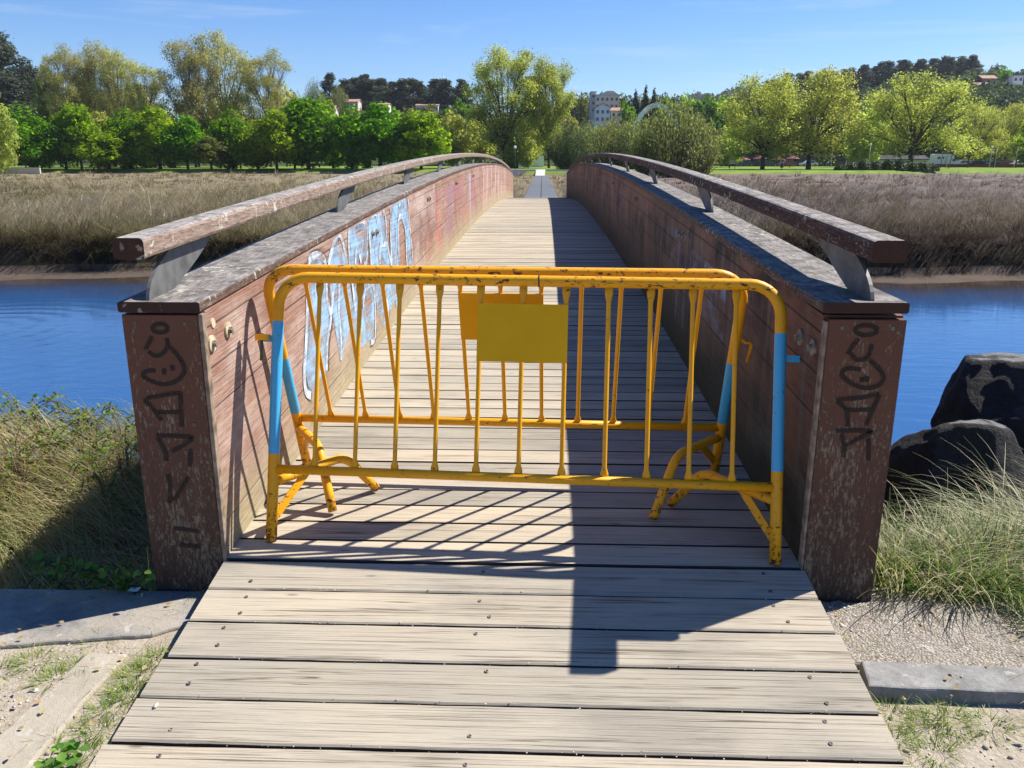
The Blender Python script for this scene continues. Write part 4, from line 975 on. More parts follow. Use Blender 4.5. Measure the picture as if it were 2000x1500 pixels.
KINDS = {
    'maple': ([gen_round(s, 8200, .27, 11, 4.3, .0, 66, 1.5, 0, .36) for s in (1, 2, 3, 4)], 'maple', 'bark'),
    'lime': ([gen_round(s, 6600, .26, 10, 3.9, .0, 56, 1.45, 0, .36) for s in (11, 12)], 'lime', 'bark'),
    'plane': ([gen_domes(q, 34, 22, 26, .185, 17, 9, .17, .08, .28, 'round', .55, .021) for q in (21, 22, 23)], 'plane', 'bark'),
    'thin': ([gen_domes(q, 26, 34, 21, .155, 24, 6.8, .25, .22, .34, 'tall', .45, .012, .5) for q in (31, 32, 33)], 'bud', 'bark_pale'),
    'tall': ([gen_domes(q, 40, 30, 24, .18, 24, 7.5, .14, .08, .31, 'tall', .55, .014) for q in (41, 42)], 'plane', 'bark'),
    'olive': ([gen_round(s, 4200, .34, 13, 5.2, .10, 40, .8) for s in (51, 52)], 'olive', 'bark'),
    'euca': ([gen_euca(s, 4600, .36, 18, 3.2, .06, 46)[:3] + (2.3,) for s in (61, 62, 63, 64)], 'euca', 'bark'),
    'bigeuca': ([gen_euca(s, 9000, .55, 40, 10, .12, 70)[:3] + (7.0,) for s in (71, 72)], 'euca', 'bark'),
    'shrub': ([gen_shrub(s, 9000, .18, 7.5, 5.0, 130)[:2] + (6.9, 4.6) for s in (81, 82)], 'willow', 'bark'),
    'fill': ([gen_round(s, 3400, .34, 9, 4.8, .04, 40, .6) for s in (91, 92)], 'plane', 'bark'),
    'conifer': ([gen_conifer(s, 2600, .55) for s in (95, 96)], 'conifer', 'bark'),
    'young': ([gen_domes(q, 9, 16, 10, .22, 9, 4, .30, .28, .40, 'round', .4, .016) for q in (97, 98)], 'plane', 'bark'),
    'forest': ([gen_round(s, 2600, .5, 12, 5.2, .05, 36, .7) for s in (99, 100)], 'lime', 'bark'),
}
PROTO = {}; TRG = random.Random(77)
CROWN_MAT = {}
def tree(name, kind, px, top, hw, D, label, group=None, leaf=None, cat="tree", base=None, var=None):
    """px bearing, top pixel row and half width set size; D = distance"""
    gen, lm, bk = KINDS[kind]; v = TRG.randrange(len(gen)) if var is None else var % len(gen)
    lm = leaf or lm; x = bearing(px, D); z = gz(x, D) if base is None else base
    tm, cm, H, Rr = gen[v]; key = (kind, v, lm)
    if key not in PROTO:
        me = cm if not cm.materials else cm.copy()
        if me.materials: me.materials.clear()
        me.materials.append(LM[lm])
        if not tm.materials: tm.materials.append(M[bk])
        PROTO[key] = me
    root = empty(name, (x, D, z - .1), label, cat, group, TRG.random()*6.28)
    o1 = bpy.data.objects.new("trunk", tm); COL.objects.link(o1); o1.parent = root
    o2 = bpy.data.objects.new("crown", PROTO[key]); COL.objects.link(o2); o2.parent = root
    hh = height_at(top, D) - z; r = hw/F_PX*D
    root.scale = (r/Rr, r/Rr, max(hh, 1)/H)
    return root

# front row of dark green park trees on the left
G1 = "dark green trees in a row along the left edge of the marsh"
row = [(62, 203, 52, 'maple', None, "dark round green tree at the left end of the park row, above the pale wall"),
 (128, 215, 40, 'maple', None, "dark green tree second from the left end of the park row"),
 (158, 186, 36, 'maple', 'lime', "bright green tree with a pointed top rising over the left part of the park row"),
 (212, 252, 44, 'lime', None, "low bright green tree bulging forward in the left part of the park row"),
 (252, 213, 46, 'maple', None, "dark green tree right of the low bright one in the park row"),
 (312, 204, 52, 'maple', 'lime', "broad bright green tree near the middle of the left park row"),
 (366, 212, 40, 'maple', None, "dark green tree right of the broad bright one in the park row"),
 (412, 262, 36, 'olive', None, "small olive green tree standing in front of the park row"),
 (455, 214, 44, 'maple', None, "dark green tree just right of the small olive tree"),
 (503, 246, 42, 'lime', 'lime', "low yellow-green tree in the right half of the park row"),
 (540, 200, 44, 'maple', 'lime', "bright green tree just left of the tallest tree of the park row"),
 (602, 182, 62, 'maple', None, "tallest and widest dark green tree of the park row"),
 (688, 206, 40, 'maple', None, "narrow green tree right of the tallest one in the park row"),
 (742, 196, 56, 'maple', None, "dark green tree second from the right end of the park row"),
 (822, 204, 50, 'maple', 'lime', "green tree at the right end of the park row, above the left handrail")]
for i, (px, top, hw, kd, lf, lab) in enumerate(row):
    tree("park_tree", kd, px, top, hw*1.28, 154 + (i*5) % 7, lab, G1, lf, var=i)
for i, (px, top, hw) in enumerate([(95, 232, 44), (190, 238, 44), (283, 240, 40), (340, 236, 40), (430, 236, 40), (575, 235, 44), (650, 235, 44), (715, 238, 40), (782, 236, 44)]):
    tree("park_tree", 'maple', px, top, hw, 168 + (i*3) % 5, "dark tree standing in shade behind the front park row", "shaded trees behind the front park row", var=i+1)
tree("willow_tree", 'lime', 202, 205, 34, 172, "yellow-green round tree showing above the left park row", None, 'plane')
tree("park_tree", 'maple', 302, 200, 30, 176, "small dark treetop showing above the broad bright tree of the park row", None, None)
tree("park_tree", 'lime', -8, 150, 44, 140, "yellow-green tree cut by the left edge of the picture", None, 'plane')
tree("park_tree", 'lime', 5, 225, 30, 146, "low yellow-green bush tree at the left edge below the taller one", None, 'plane')

# pale budding plane trees behind
G2 = "tall budding plane trees behind the left park row"
thin = [(143, 87, 40, "pale budding tree furthest left behind the park row, beside the dark eucalyptus"),
 (198, 80, 48, "tall pale budding tree, second from left behind the park row"),
 (244, 92, 40, "pale budding tree just right of the tallest of the left clump"),
 (292, 117, 42, "lower pale budding tree at the right side of the left clump, leaning branches showing"),
 (382, 74, 52, "tall pale budding tree above the dark olive crown, left of the tallest one"),
 (448, 64, 60, "tallest pale budding tree, bare limbs against the sky"),
 (530, 98, 48, "pale budding tree right of the tallest one, above the park row")]
for i, (px, top, hw, lab) in enumerate(thin): tree("plane_tree", 'thin', px, top, hw, 186 + (i*7) % 9, lab, G2, var=i)
for i, (px, top, hw, kd, lab) in enumerate([(118, 108, 34, 'olive', "olive tree between the eucalyptus and the pale budding clump"),
   (178, 112, 36, 'olive', "dark olive crown in front of the tall left budding tree"), (240, 150, 44, 'olive', "olive crown low in the left budding clump"),
   (150, 165, 40, 'olive', "olive crown behind the left part of the park row"), (320, 185, 46, 'olive', "olive crown behind the middle of the park row"),
   (388, 147, 38, 'olive', "dark olive crown under the two tallest budding trees"), (470, 180, 44, 'olive', "olive crown under the tallest budding tree's right side"),
   (560, 168, 40, 'fill', "pale yellow-green crown behind the tallest park tree"), (588, 162, 22, 'olive', "small dark crown left of the poplars on the ridge"),
   (280, 165, 44, 'fill', "pale yellow crown behind the left park row"), (430, 190, 40, 'fill', "pale yellow crown behind the middle park row")]):
    tree("olive_tree" if kd == 'olive' else "plane_tree", kd, px, top, hw, 200 + (i*4) % 9, lab, None, None if kd == 'olive' else 'bud')
# big dark eucalyptus, far left
G3 = "big dark eucalyptus trees at the far left"
for px, top, hw, D, lab in [(40, 63, 52, 262, "tallest dark eucalyptus at the far left against the sky"), (-12, 78, 50, 268, "dark eucalyptus cut by the left edge of the picture"),
   (82, 128, 36, 258, "lower dark eucalyptus right of the tallest one at the far left"), (30, 150, 60, 250, "dark bushy eucalyptus at the foot of the tallest one")]:
    tree("eucalyptus", 'bigeuca', px, top, hw, D, lab, G3)

# left ridge
for i, (px, top, hw) in enumerate([(676, 155, 14), (690, 152, 15), (703, 156, 14), (717, 145, 12), (731, 158, 16), (748, 155, 14), (757, 154, 13), (775, 159, 13), (798, 156, 13), (815, 153, 16), (833, 160, 14), (852, 154, 12), (862, 162, 12), (880, 155, 14), (898, 156, 11), (908, 160, 10)]):
    tree("eucalyptus", 'euca', px, top, hw*1.5, 388 + (i*7) % 13, "dark eucalyptus tree in the row on the left ridge", "eucalyptus trees on the left ridge", var=i)
tree("umbrella_tree", 'euca', 648, 144, 17, 380, "lone dark tree with tiered branches left of the ridge row")
for px, top, hw, lab in [(622, 162, 24, "pale poplars left of the tiered tree on the ridge"), (668, 172, 22, "pale poplar right of the tiered tree on the ridge")]:
    tree("poplar", 'shrub', px, top, hw, 372, lab, None, 'willow')
for px, top, hw, lab in [(640, 182, 22, "round green tree below the pale poplars"), (880, 206, 26, "round green bush tree below the ridge eucalyptus, left of the tall pair"), (905, 190, 22, "dark green tree between the ridge and the tall pair")]:
    tree("round_tree", 'forest', px, top, hw, 340, lab, None, 'maple' if px != 640 else 'lime')

# the tall pair in the centre and the pale crowns around it
tree("plane_tree", 'tall', 985, 96, 70, 172, "taller plane tree of the central pair beyond the bridge", None, None, var=0)
tree("plane_tree", 'tall', 1072, 117, 46, 176, "right plane tree of the central pair beyond the bridge", None, None, var=1)
for i, (px, top, hw, D, lab) in enumerate([(885, 222, 40, 176, "pale yellow-green crown at the left of the central pair"), (935, 232, 34, 182, "yellow-green crown under the left side of the central pair"),
   (1030, 225, 34, 188, "yellow-green crown between the trunks of the central pair"), (1005, 262, 26, 170, "small low crown near the park entrance, left of the ramp"), (1032, 270, 20, 168, "small slim tree beside the far ramp")]):
    tree("spring_tree", 'fill', px, top, hw, D, lab, None, 'plane')
for i, (px, top, hw, D, lf, lab) in enumerate([(1110, 252, 42, 150, 'hedge', "dark green shrub right of the far ramp"), (1150, 243, 44, 160, 'willow', "pale willow shrub right of the dark shrub beyond the bridge"),
   (1200, 236, 46, 162, 'willow', "pale willow thicket in front of the white house"), (1240, 232, 38, 158, 'willow', "willow shrub left of the big rounded thicket"),
   (1314, 203, 76, 118, 'willow', "big rounded grey-green thicket above the right handrail"), (1362, 238, 44, 120, 'willow', "pale right side of the big rounded thicket"),
   (1265, 262, 36, 116, 'olive', "dark olive shrub at the left foot of the big rounded thicket")]):
    tree("thicket", 'shrub', px, top, hw, D, lab, None, lf, "shrub", var=i)

# right-hand plane trees
G4 = "large yellow-green plane trees on the lawn right"
for px, top, hw, D, vv, lab in [(1490, 146, 84, 152, 0, "left one of the two large yellow-green plane trees standing together"), (1580, 140, 96, 156, 1, "right one of the two large yellow-green plane trees standing together"),
   (1778, 150, 100, 154, 2, "large lone plane tree right of the pair, above the hedge")]:
    tree("plane_tree", 'plane', px, top, hw, D, lab, G4, None, var=vv)
for i, (px, top, hw, D, kd, lab) in enumerate([(1425, 245, 40, 190, 'fill', "pale yellow tree left of the large pair"), (1690, 202, 54, 200, 'fill', "yellow-green tree between the pair and the lone plane tree"),
   (1900, 208, 52, 205, 'plane', "broad tree behind the camper van"), (1962, 206, 46, 208, 'plane', "broad tree behind the parked cars at the right"), (2010, 232, 34, 190, 'fill', "bright yellow-green tree cut by the right edge")]):
    tree("plane_tree", kd, px, top, hw, D, lab, None, 'lime' if i == 4 else 'plane')
for i, px in enumerate((1892, 1942, 1985)):
    tree("young_tree", 'young', px, 262 + i*3, 30, 188 + i*2, ["young tree just right of the camper van", "young tree above the dark parked cars", "young tree above the white car at the right"][i], "young trees along the car park", None, var=i)
# centre-right background: conifers, green wood
for i, (px, top, hw) in enumerate([(1237, 174, 21), (1256, 166, 20), (1272, 172, 21)]):
    tree("spruce", 'conifer', px, top, hw, 345, ["left dark spruce of three on the slope", "middle and tallest dark spruce of three", "right dark spruce of three on the slope"][i], "three dark spruces behind the white arch", var=i)
tree("round_tree", 'forest', 1222, 195, 18, 335, "round green tree right of the red roofed house", None, 'maple')
tree("round_tree", 'forest', 1136, 178, 12, 352, "round pale tree left of the brick apartment block", None, 'olive')
for i, (px, top, hw) in enumerate([(1305, 188, 34), (1335, 180, 30), (1368, 182, 34), (1400, 184, 32), (1432, 188, 34), (1320, 205, 36), (1385, 208, 38), (1425, 215, 36)]):
    tree("forest_tree", 'forest', px, top, hw, 300 + (i*9) % 17, "green tree in the wood behind the big thicket", "green wood trees right of the spruces", ('maple', 'lime', 'maple', 'lime')[i % 4], var=i)
for i, (px, top, hw) in enumerate([(1098, 186, 20), (1122, 182, 22), (1146, 178, 20), (1168, 180, 20), (1190, 182, 20), (1212, 181, 20), (1230, 184, 20), (1252, 182, 22), (1276, 183, 22), (1300, 180, 22), (1060, 186, 22), (1030, 188, 20)]):
    tree("forest_tree", 'forest', px, top, hw, 408 + (i*7) % 13, "dark tree on the skyline behind the apartment block", "trees on the skyline behind the apartment block", 'olive' if i % 3 else 'hill', var=i)
# right ridge
for i in range(30):
    px = 1488 + i*13.6; top = float(np.interp(px, [1480, 1530, 1580, 1640, 1700, 1760, 1800, 1870, 1890], [163, 147, 142, 138, 126, 122, 116, 113, 122])) + TRG.uniform(-3, 5)
    tree("eucalyptus", 'euca', px, top, 15, 494 + (i*11) % 17, "dark wind-leaning eucalyptus on the right hilltop", "eucalyptus trees on the right hilltop", var=i)
tree("round_tree", 'forest', 1937, 131, 19, 436, "round dark green tree between the hilltop houses", None, 'maple')
tree("tall_conifer", 'conifer', 1992, 135, 10, 440, "slim dark conifer above the houses at the right edge")

# wooded slopes that read as one mass
def woods(name, pts, R0, leafn, size, mat, seed, label):
    rg = np.random.default_rng(seed); parts = []
    for x, y in pts:
        r = R0*rg.uniform(.7, 1.3); z = gz(x, y); c = np.array([x, y, z + r*.8]); d = unit(rg.normal(size=(leafn, 3))); d[:, 2] = np.abs(d[:, 2])*1.1 - .25
        lob = 1 + .22*np.sin(d[:, 0:1]*5 + rg.random()*6)*np.sin(d[:, 1:2]*5 + rg.random()*6)
        P_ = c + d*r*lob*np.array([1, 1, 1.15])*(1 - .2*rg.random((leafn, 1)))
        V_, F_ = leaf_quads(P_, d + rg.normal(size=d.shape)*.4, size*rg.uniform(.6, 1.3, leafn), rg, .7)
        parts.append((V_, F_, np.clip(.55*rg.random() + .4*rg.random(leafn), 0, 1)))
    V_, F_, R_ = cat_parts(parts)
    return tag(link_mesh(name, np_mesh(name, V_, F_, R_), mat), label, "woods", None, 'stuff')
rg = np.random.default_rng(8); pts = []
while len(pts) < 620:
    y = rg.uniform(265, 505); a = rg.uniform(.235, .72)
    if a > .5 and y > 425 and y < 460 and a < .62: continue
    pts.append((a*y, y))
woods("hillside_woods", pts, 5.2, 190, .95, LM['hill'], 4, "dark green woods covering the slope of the right hill")
pts = []
while len(pts) < 520:
    y = rg.uniform(225, 400); a = rg.uniform(-1.0, .24)
    if .03 < a < .11 and y > 290: continue
    if y < 245 and -.08 < a < .05: continue
    pts.append((a*y, y))
woods("valley_woods", pts, 4.6, 170, .85, LM['olive'], 5, "mixed olive woods behind the park trees")
pts = []
while len(pts) < 1300:
    y = rg.uniform(900, 1560); a = rg.uniform(-.5, .9); pts.append((a*y, y))
woods("far_hill_woods", pts, 13, 90, 3.4, LM['hill'], 6, "distant wooded hill on the skyline")

# low hedges on the lawn
def hedge(name, x0, x1, y, h, dpt, n, seed, label):
    rg = np.random.default_rng(seed); u = rg.random(n); a = rg.uniform(0, math.pi, n); prof = np.sin(np.clip(u*.96 + .02, 0, 1)*math.pi)**.35*(.85 + .25*np.sin(u*37 + 1)*np.sin(u*17))
    X_ = x0 + (x1-x0)*u; P_ = np.stack([X_, y + dpt*np.cos(a)*prof*(.8+.3*rg.random(n)), gz((x0+x1)/2, y) - .1 + h*np.sin(a)*prof*(.8 + .3*rg.random(n))], -1)
    N_ = np.stack([np.zeros(n), np.cos(a), np.sin(a)], -1) + rg.normal(size=(n, 3))*.5
    V_, F_ = leaf_quads(P_, N_, .16*rg.uniform(.6, 1.3, n), rg, .6)
    return tag(link_mesh(name, np_mesh(name, V_, F_, rg.random(n)), LM['hedge']), label, "hedge")
hedge("hedge", bearing(1632, 141), bearing(1835, 141), 141, 1.75, 1.6, 9000, 1, "long low dark green hedge on the lawn under the lone plane tree")
hedge("hedge", bearing(1811, 185), bearing(1832, 185), 185, .95, .7, 900, 2, "short clipped hedge left of the camper van")

# ------------------------------------------------------------------ marsh reeds
rg = np.random.default_rng(12)
def reeds(n, ylo, yhi, seed, seg, amax=.95, zmin=-1.0, edge=False):
    rg = np.random.default_rng(seed)
    per = 15; m_ = n//per; q = rg.uniform(1/yhi, 1/ylo, m_); yc = 1/q; ac = rg.uniform(-amax, amax, m_); xc = ac*np.maximum(yc, 26)
    tr = (.13 + .20*rg.random(m_))*np.clip(yc/38, .9, 3.0); th_ = rg.random(m_)
    aa = rg.random((m_, per))*6.283; rr_ = np.sqrt(rg.random((m_, per)))
    x = (xc[:, None] + tr[:, None]*rr_*np.cos(aa)).ravel(); y = (yc[:, None] + tr[:, None]*rr_*np.sin(aa)).ravel(); aa = aa.ravel(); rr_ = rr_.ravel(); th_ = np.repeat(th_, per)
    if edge: n = len(x)
    y = np.maximum(y, ylo)
    z = ground_h(x, y)
    keep = (np.abs(x + .1) > np.where(y < 36, 1.75, 1.15)) & (z > zmin) & (z < -.3) & ~((y < 60) & (np.abs(x) > 70))
    x, y, z, aa, rr_, th_ = x[keep], y[keep], z[keep], aa[keep], rr_[keep], th_[keep]; n = len(x)
    cl = vnoise(x*.9, y*.55, 3); tus = vnoise(x*.28, y*.16, 4); hd = vnoise(x*.12 + 9, y*.08, 5)
    near = np.clip((y-20)/60, 0, 1)
    L = (.26 + .75*cl*cl + .42*(tus-.3))*rg.uniform(.65, 1.25, n)*np.where(y < 23.0, 1.2, 1.0)
    L = np.maximum(L*(.55 + .9*vnoise(x*.22 + 3, y*.12 + 8, 7)), .2)
    if edge: L = rg.uniform(.4, .85, n)*(.7 + .5*cl)
    W = np.maximum(.011, y*.00062)*rg.uniform(.7, 1.4, n)
    L = L*(.40 + .95*th_**1.3)
    wx, wy = np.cos(5.6 + (hd-.5)*4.5), np.sin(5.6 + (hd-.5)*4.5)
    head = np.arctan2(np.sin(aa)*rr_ + wy*.55, np.cos(aa)*rr_ + wx*.55) + rg.normal(size=n)*.35
    head = np.where(y < 22.6, -math.pi/2 + rg.normal(size=n)*.7, head)
    lean = np.abs(rg.normal(size=n))*.16 + .04 + .42*rr_; bend = rg.uniform(.3, 1.35, n)*(.6 + .8*tus) + np.where(y < 22.5, .5, 0)
    V_, F_ = blades(np.stack([x, y, z - .03], -1), head, L, W, lean, bend, rg, seg)
    patch = vnoise(x*.22 + 3, y*.12 + 8, 7); pz = np.clip((.55*patch + .25*cl + .35*vnoise(x*.07, y*.035, 11)- .575)*2.7 + .48, 0, 1); tc = np.abs(np.modf(th_*77.7)[0]); r_ = np.clip(.44*pz + .46*tc + .18*rg.random(n) - .04 - np.clip((24.2 - y)/2.4, 0, 1)*.22 - np.clip((31 - y)/9, 0, 1)*.14, 0, 1)
    side = np.clip(.5 + (x - 2.5 + 6*(patch-.5))*.12, 0, 1)
    return (V_, F_, np.repeat(r_, seg), np.repeat(side, seg))
t = NT("marsh_reed", 0.6, 0.2); r_ = t.attr('rnd'); s_ = t.attr('rnd2')
cl_ = t.ramp(r_, [(0.08, (0.055, 0.045, 0.022)), (0.22, (0.15, 0.105, 0.055)), (0.34, (0.125, 0.145, 0.045)), (0.44, (0.23, 0.20, 0.095)), (0.55, (0.26, 0.205, 0.115)), (0.75, (0.36, 0.30, 0.19)), (0.95, (0.42, 0.37, 0.255))])
cr_ = t.ramp(r_, [(0.08, (0.05, 0.036, 0.028)), (0.22, (0.13, 0.088, 0.07)), (0.33, (0.10, 0.11, 0.04)), (0.42, (0.20, 0.15, 0.12)), (0.55, (0.175, 0.132, 0.108)), (0.78, (0.255, 0.215, 0.185)), (0.95, (0.34, 0.31, 0.275))])
cc = t.mix(s_, cl_, cr_); t.col(cc)
tr = t.n('BsdfTranslucent', Color=cc); mx = t.n('MixShader', i0=.35, i1=t.b.outputs[0], i2=tr.outputs[0]); t.t.links.new(mx.outputs[0], t.out.inputs['Surface']); M['reed'] = t.m
A = reeds(200000, 21.55, 150, 31, 3); B = reeds(40000, 21.6, 29, 32, 4)
C = reeds(26000, 21.3, 22.9, 33, 4, 1.6, -1.27, True); C = (C[0], C[1], C[2]*.5, C[3])
V_ = np.concatenate([A[0], B[0], C[0]]); F_ = np.concatenate([A[1], B[1] + len(A[0]), C[1] + len(A[0]) + len(B[0])])
tag(link_mesh("marsh_reeds", np_mesh("marsh_reeds", V_, F_, np.concatenate([A[2], B[2], C[2]]), False, None, np.concatenate([A[3], B[3], C[3]])), M['reed']), "dry straw and grey reed grass covering the marsh across the river", "reeds", None, 'stuff')
# longer green tufts along the lawn edge
# ------------------------------------------------------------------ grass and brambles on the near bank
def grassmat(name, stops, trans=.4):
    t = NT(name, .5, .3); c = t.ramp(t.attr('rnd'), stops); t.col(c)
    tr = t.n('BsdfTranslucent', Color=t.mix(1.0, c, (1.15, 1.15, .7), 'MULTIPLY')); mx = t.n('MixShader', i0=trans, i1=t.b.outputs[0], i2=tr.outputs[0]); t.t.links.new(mx.outputs[0], t.out.inputs['Surface']); return t.m
M['dry'] = grassmat("dry_bank_grass", [(0, (0.06, 0.11, 0.02)), (.30, (0.15, 0.21, 0.045)), (.46, (0.31, 0.27, 0.12)), (.75, (0.46, 0.385, 0.22)), (1, (0.36, 0.19, 0.09))])
M['tussock'] = grassmat("green_and_straw_tussock", [(0, (0.06, 0.13, 0.02)), (.45, (0.13, 0.22, 0.045)), (.6, (0.34, 0.32, 0.17)), (1, (0.55, 0.49, 0.34))])
M['short'] = grassmat("short_path_grass", [(0, (0.10, 0.19, 0.02)), (.6, (0.25, 0.33, 0.05)), (1, (0.46, 0.40, 0.16))])
M['bramble'] = leafmat("bramble_leaf", [(0, (0.035, 0.09, 0.014)), (.5, (0.10, 0.20, 0.03)), (1, (0.22, 0.34, 0.06))], .45, .3)

rg = np.random.default_rng(51)
def veg_top(x, y):
    """height of the bramble and grass mound left of the bridge, above ground"""
    return (.20 + .14*np.clip((y-3.2)/1.0, 0, 1))*(.7 + .6*vnoise(x*1.7 + 5, y*1.7, 9))*np.clip((y-2.68)/.25, .15, 1)
# left bank: long straw lying over in all directions
n = 34000; x = -1.47 - rg.random(n)**1.05*5.2; y = 2.72 + rg.random(n)*3.9
base = np.stack([x, y, ground_h(x, y) + veg_top(x, y)*rg.random(n)**.6*.95 - .02], -1)
L = rg.uniform(.14, .42, n); head = 3.9 + (vnoise(x*1.1, y*1.1, 21)-.5)*3.4 + rg.normal(size=n)*.55
V1, F1 = blades(base, head, L, rg.uniform(.003, .0075, n), np.abs(rg.normal(size=n))*.45 + .35, rg.uniform(.2, 1.4, n), rg, 4)
r1 = np.repeat(np.clip(.65*vnoise(x*1.5, y*1.5, 23) + .5*rg.random(n) - .06, 0, 1), 4)
n = 120; x = -1.7 - rg.random(n)*3.6; y = 4.2 + rg.random(n)*1.9
b2 = np.stack([x, y, ground_h(x, y) + veg_top(x, y)*.7], -1)
V2, F2 = blades(b2, rg.uniform(-.5, 1.0, n), rg.uniform(.30, .62, n), rg.uniform(.003, .006, n), rg.uniform(.3, .9, n), rg.uniform(.1, .7, n), rg, 4)
tag(link_mesh("bank_grass", np_mesh("bank_grass", *cat_parts([(V1, F1, r1), (V2, F2, np.repeat(rg.uniform(.4, .9, n), 4))])), M['dry']), "long dry straw grass on the left bank beside the bridge", "grass", None, 'stuff')
# brambles among it
rg = np.random.default_rng(61); Ps, Ns, Ts, Sz, Rn = [], [], [], [], []; canes = MB()
spots = [(-1.75, 4.3), (-1.7, 4.8), (-1.95, 5.0), (-2.2, 5.1), (-2.5, 5.2), (-3.3, 5.6), (-3.6, 5.5), (-4.0, 5.9), (-2.0, 3.9), (-1.8, 3.5), (-1.7, 3.1), (-2.1, 3.1), (-2.4, 3.6), (-3.2, 4.6), (-2.6, 4.5), (-3.9, 5.0), (-1.62, 2.95), (-2.9, 5.3), (-2.75, 3.05), (-1.58, 5.3), (-2.9, 3.7), (-2.7, 4.9), (-3.5, 5.0), (-3.0, 5.0), (-1.6, 4.5), (-1.62, 4.1), (-1.8, 2.85), (-2.0, 2.84), (-4.2, 5.7), (-3.8, 5.8), (-3.45, 5.75), (-2.2, 5.35), (-1.95, 5.25), (-3.7, 4.5), (-3.4, 4.9)]
for sx, sy in spots:
    for c_ in range(8):
        a = rg.uniform(0, 6.28); Lc = rg.uniform(.15, .45); h0 = gz(sx, sy); t_ = np.linspace(0, 1, 7)
        vt = float(veg_top(np.array([sx]), np.array([sy]))[0])
        pth = np.stack([sx + np.cos(a)*Lc*t_, sy + np.sin(a)*Lc*t_*.8, h0 + vt*.85 + .24*np.sin(t_*2.4)*rg.uniform(.3, 1.2) - .08*t_], -1)
        pth[0, 2] = h0 - .1
        canes.tube([tuple(p) for p in pth], [.0032]*6 + [.0015], 4, False)
        for k in range(2, 7):
            for j in range(3):
                hd_ = a + rg.uniform(-1.5, 1.5)
                Ps.append(pth[k] + rg.normal(size=3)*.018); Ns.append(np.array([0, 0, 1.0]) + rg.normal(size=3)*.5); Ts.append([math.cos(hd_), math.sin(hd_), rg.uniform(-.5, .2)]); Sz.append(rg.uniform(.020, .042) if sy > 3.4 else rg.uniform(.016, .030)); Rn.append(np.clip(.25 + .7*rg.random(), 0, 1))
V_, F_ = ovate(np.array(Ps), np.array(Ns), np.array(Ts), np.array(Sz), .34)
br = empty("bramble", (-2.2, 4.4, gz(-2.2, 4.4)), "green leafy bramble tangled in the dry grass left of the bridge", "bramble")
off = np.array(br.location)
link_mesh("leaves", np_mesh("leaves", V_ - off, F_, np.repeat(np.array(Rn), 2)), M['bramble'], br)
canes.build("canes", plain("bramble_cane", (0.13, 0.08, 0.05), .8), br)
# ivy-like plant at the foot of the left post
rg = np.random.default_rng(63); Ps, Ns, Ts, Sz = [], [], [], []; cn = MB()
for c_ in range(12):
    a = rg.uniform(2.2, 5.0); pth = [np.array([-1.46, 2.70, .0]) + np.array([math.cos(a)*.10*k, -abs(math.sin(a))*.03*k, .055*k - .005*k*k]) for k in range(5)]
    cn.tube([tuple(p) for p in pth], .0025, 4, False)
    for k in range(1, 5):
        for j in range(3): Ps.append(pth[k] + rg.normal(size=3)*.015); Ns.append(np.array([0, -.4, 1.0]) + rg.normal(size=3)*.4); Ts.append(rg.normal(size=3)); Sz.append(rg.uniform(.018, .036))
V_, F_ = ovate(np.array(Ps), np.array(Ns), np.array(Ts), np.array(Sz), .4)
iv = empty("weed", (-1.46, 2.70, 0), "leafy weed growing at the foot of the left bridge post", "plant"); off = np.array(iv.location)
link_mesh("leaves", np_mesh("leaves", V_ - off, F_, np.repeat(rg.uniform(.1, .6, len(Ps)), 2)), M['bramble'], iv); cn.build("stem", M['bark'], iv)

# right bank tussocks
rg = np.random.default_rng(71); parts = []
def tuft(cx, cy, r, n, Lmin, Lmax, green, bendlo, bendhi, wlo=.0025, whi=.0055, zo=0.0, leanmul=1.0):
    a = rg.uniform(0, 6.28, n); rr = r*np.sqrt(rg.random(n)); x = cx + rr*np.cos(a); y = cy + rr*np.sin(a)
    bz = np.stack([x, y, ground_h(x, y) - .02 + zo], -1); head = a + rg.normal(size=n)*.5
    V_, F_ = blades(bz, head, rg.uniform(Lmin, Lmax, n), rg.uniform(wlo, whi, n), (.08 + .5*rr/r + np.abs(rg.normal(size=n))*.12)*leanmul, rg.uniform(bendlo, bendhi, n), rg, 6)
    g = np.where(rg.random(n) < green, rg.uniform(0, .48, n), rg.uniform(.55, 1, n)); parts.append((V_, F_, np.repeat(g, 6)))
for cx, cy, r, n in [(1.36, 2.86, .10, 260), (1.52, 2.84, .12, 330), (1.68, 2.86, .12, 330), (1.80, 2.95, .14, 330), (1.42, 3.05, .15, 330), (1.62, 3.10, .16, 330), (1.95, 3.2, .18, 300), (1.30, 3.1, .1, 170)]:
    tuft(cx, cy, r, int(n*.62), .16, .36, .62, .15, 1.2, .003, .0075)
    tuft(cx, cy, r*1.1, n//6, .28, .50, .0, .9, 2.5, .003, .0055, 0.0, .6)
for cx, cy, r, n in [(2.28, 2.95, .26, 1500), (2.55, 3.15, .30, 1200), (2.2, 3.35, .24, 700)]:
    tuft(cx, cy, r, int(n*.7), .36, .70, .36, .9, 2.6, .003, .0065)
for cx, cy, r, n in [(1.75, 2.72, .10, 300), (1.85, 2.55, .12, 380), (1.95, 2.40, .14, 380), (2.05, 2.7, .14, 380), (1.72, 2.30, .07, 110)]:
    tuft(cx, cy, r, n, .10, .26, .92, .1, .9)
tag(link_mesh("tussock_grass", np_mesh("tussock_grass", *cat_parts(parts)), M['tussock']), "tall drooping green and straw grass tussocks beside the right post", "grass", None, 'stuff')
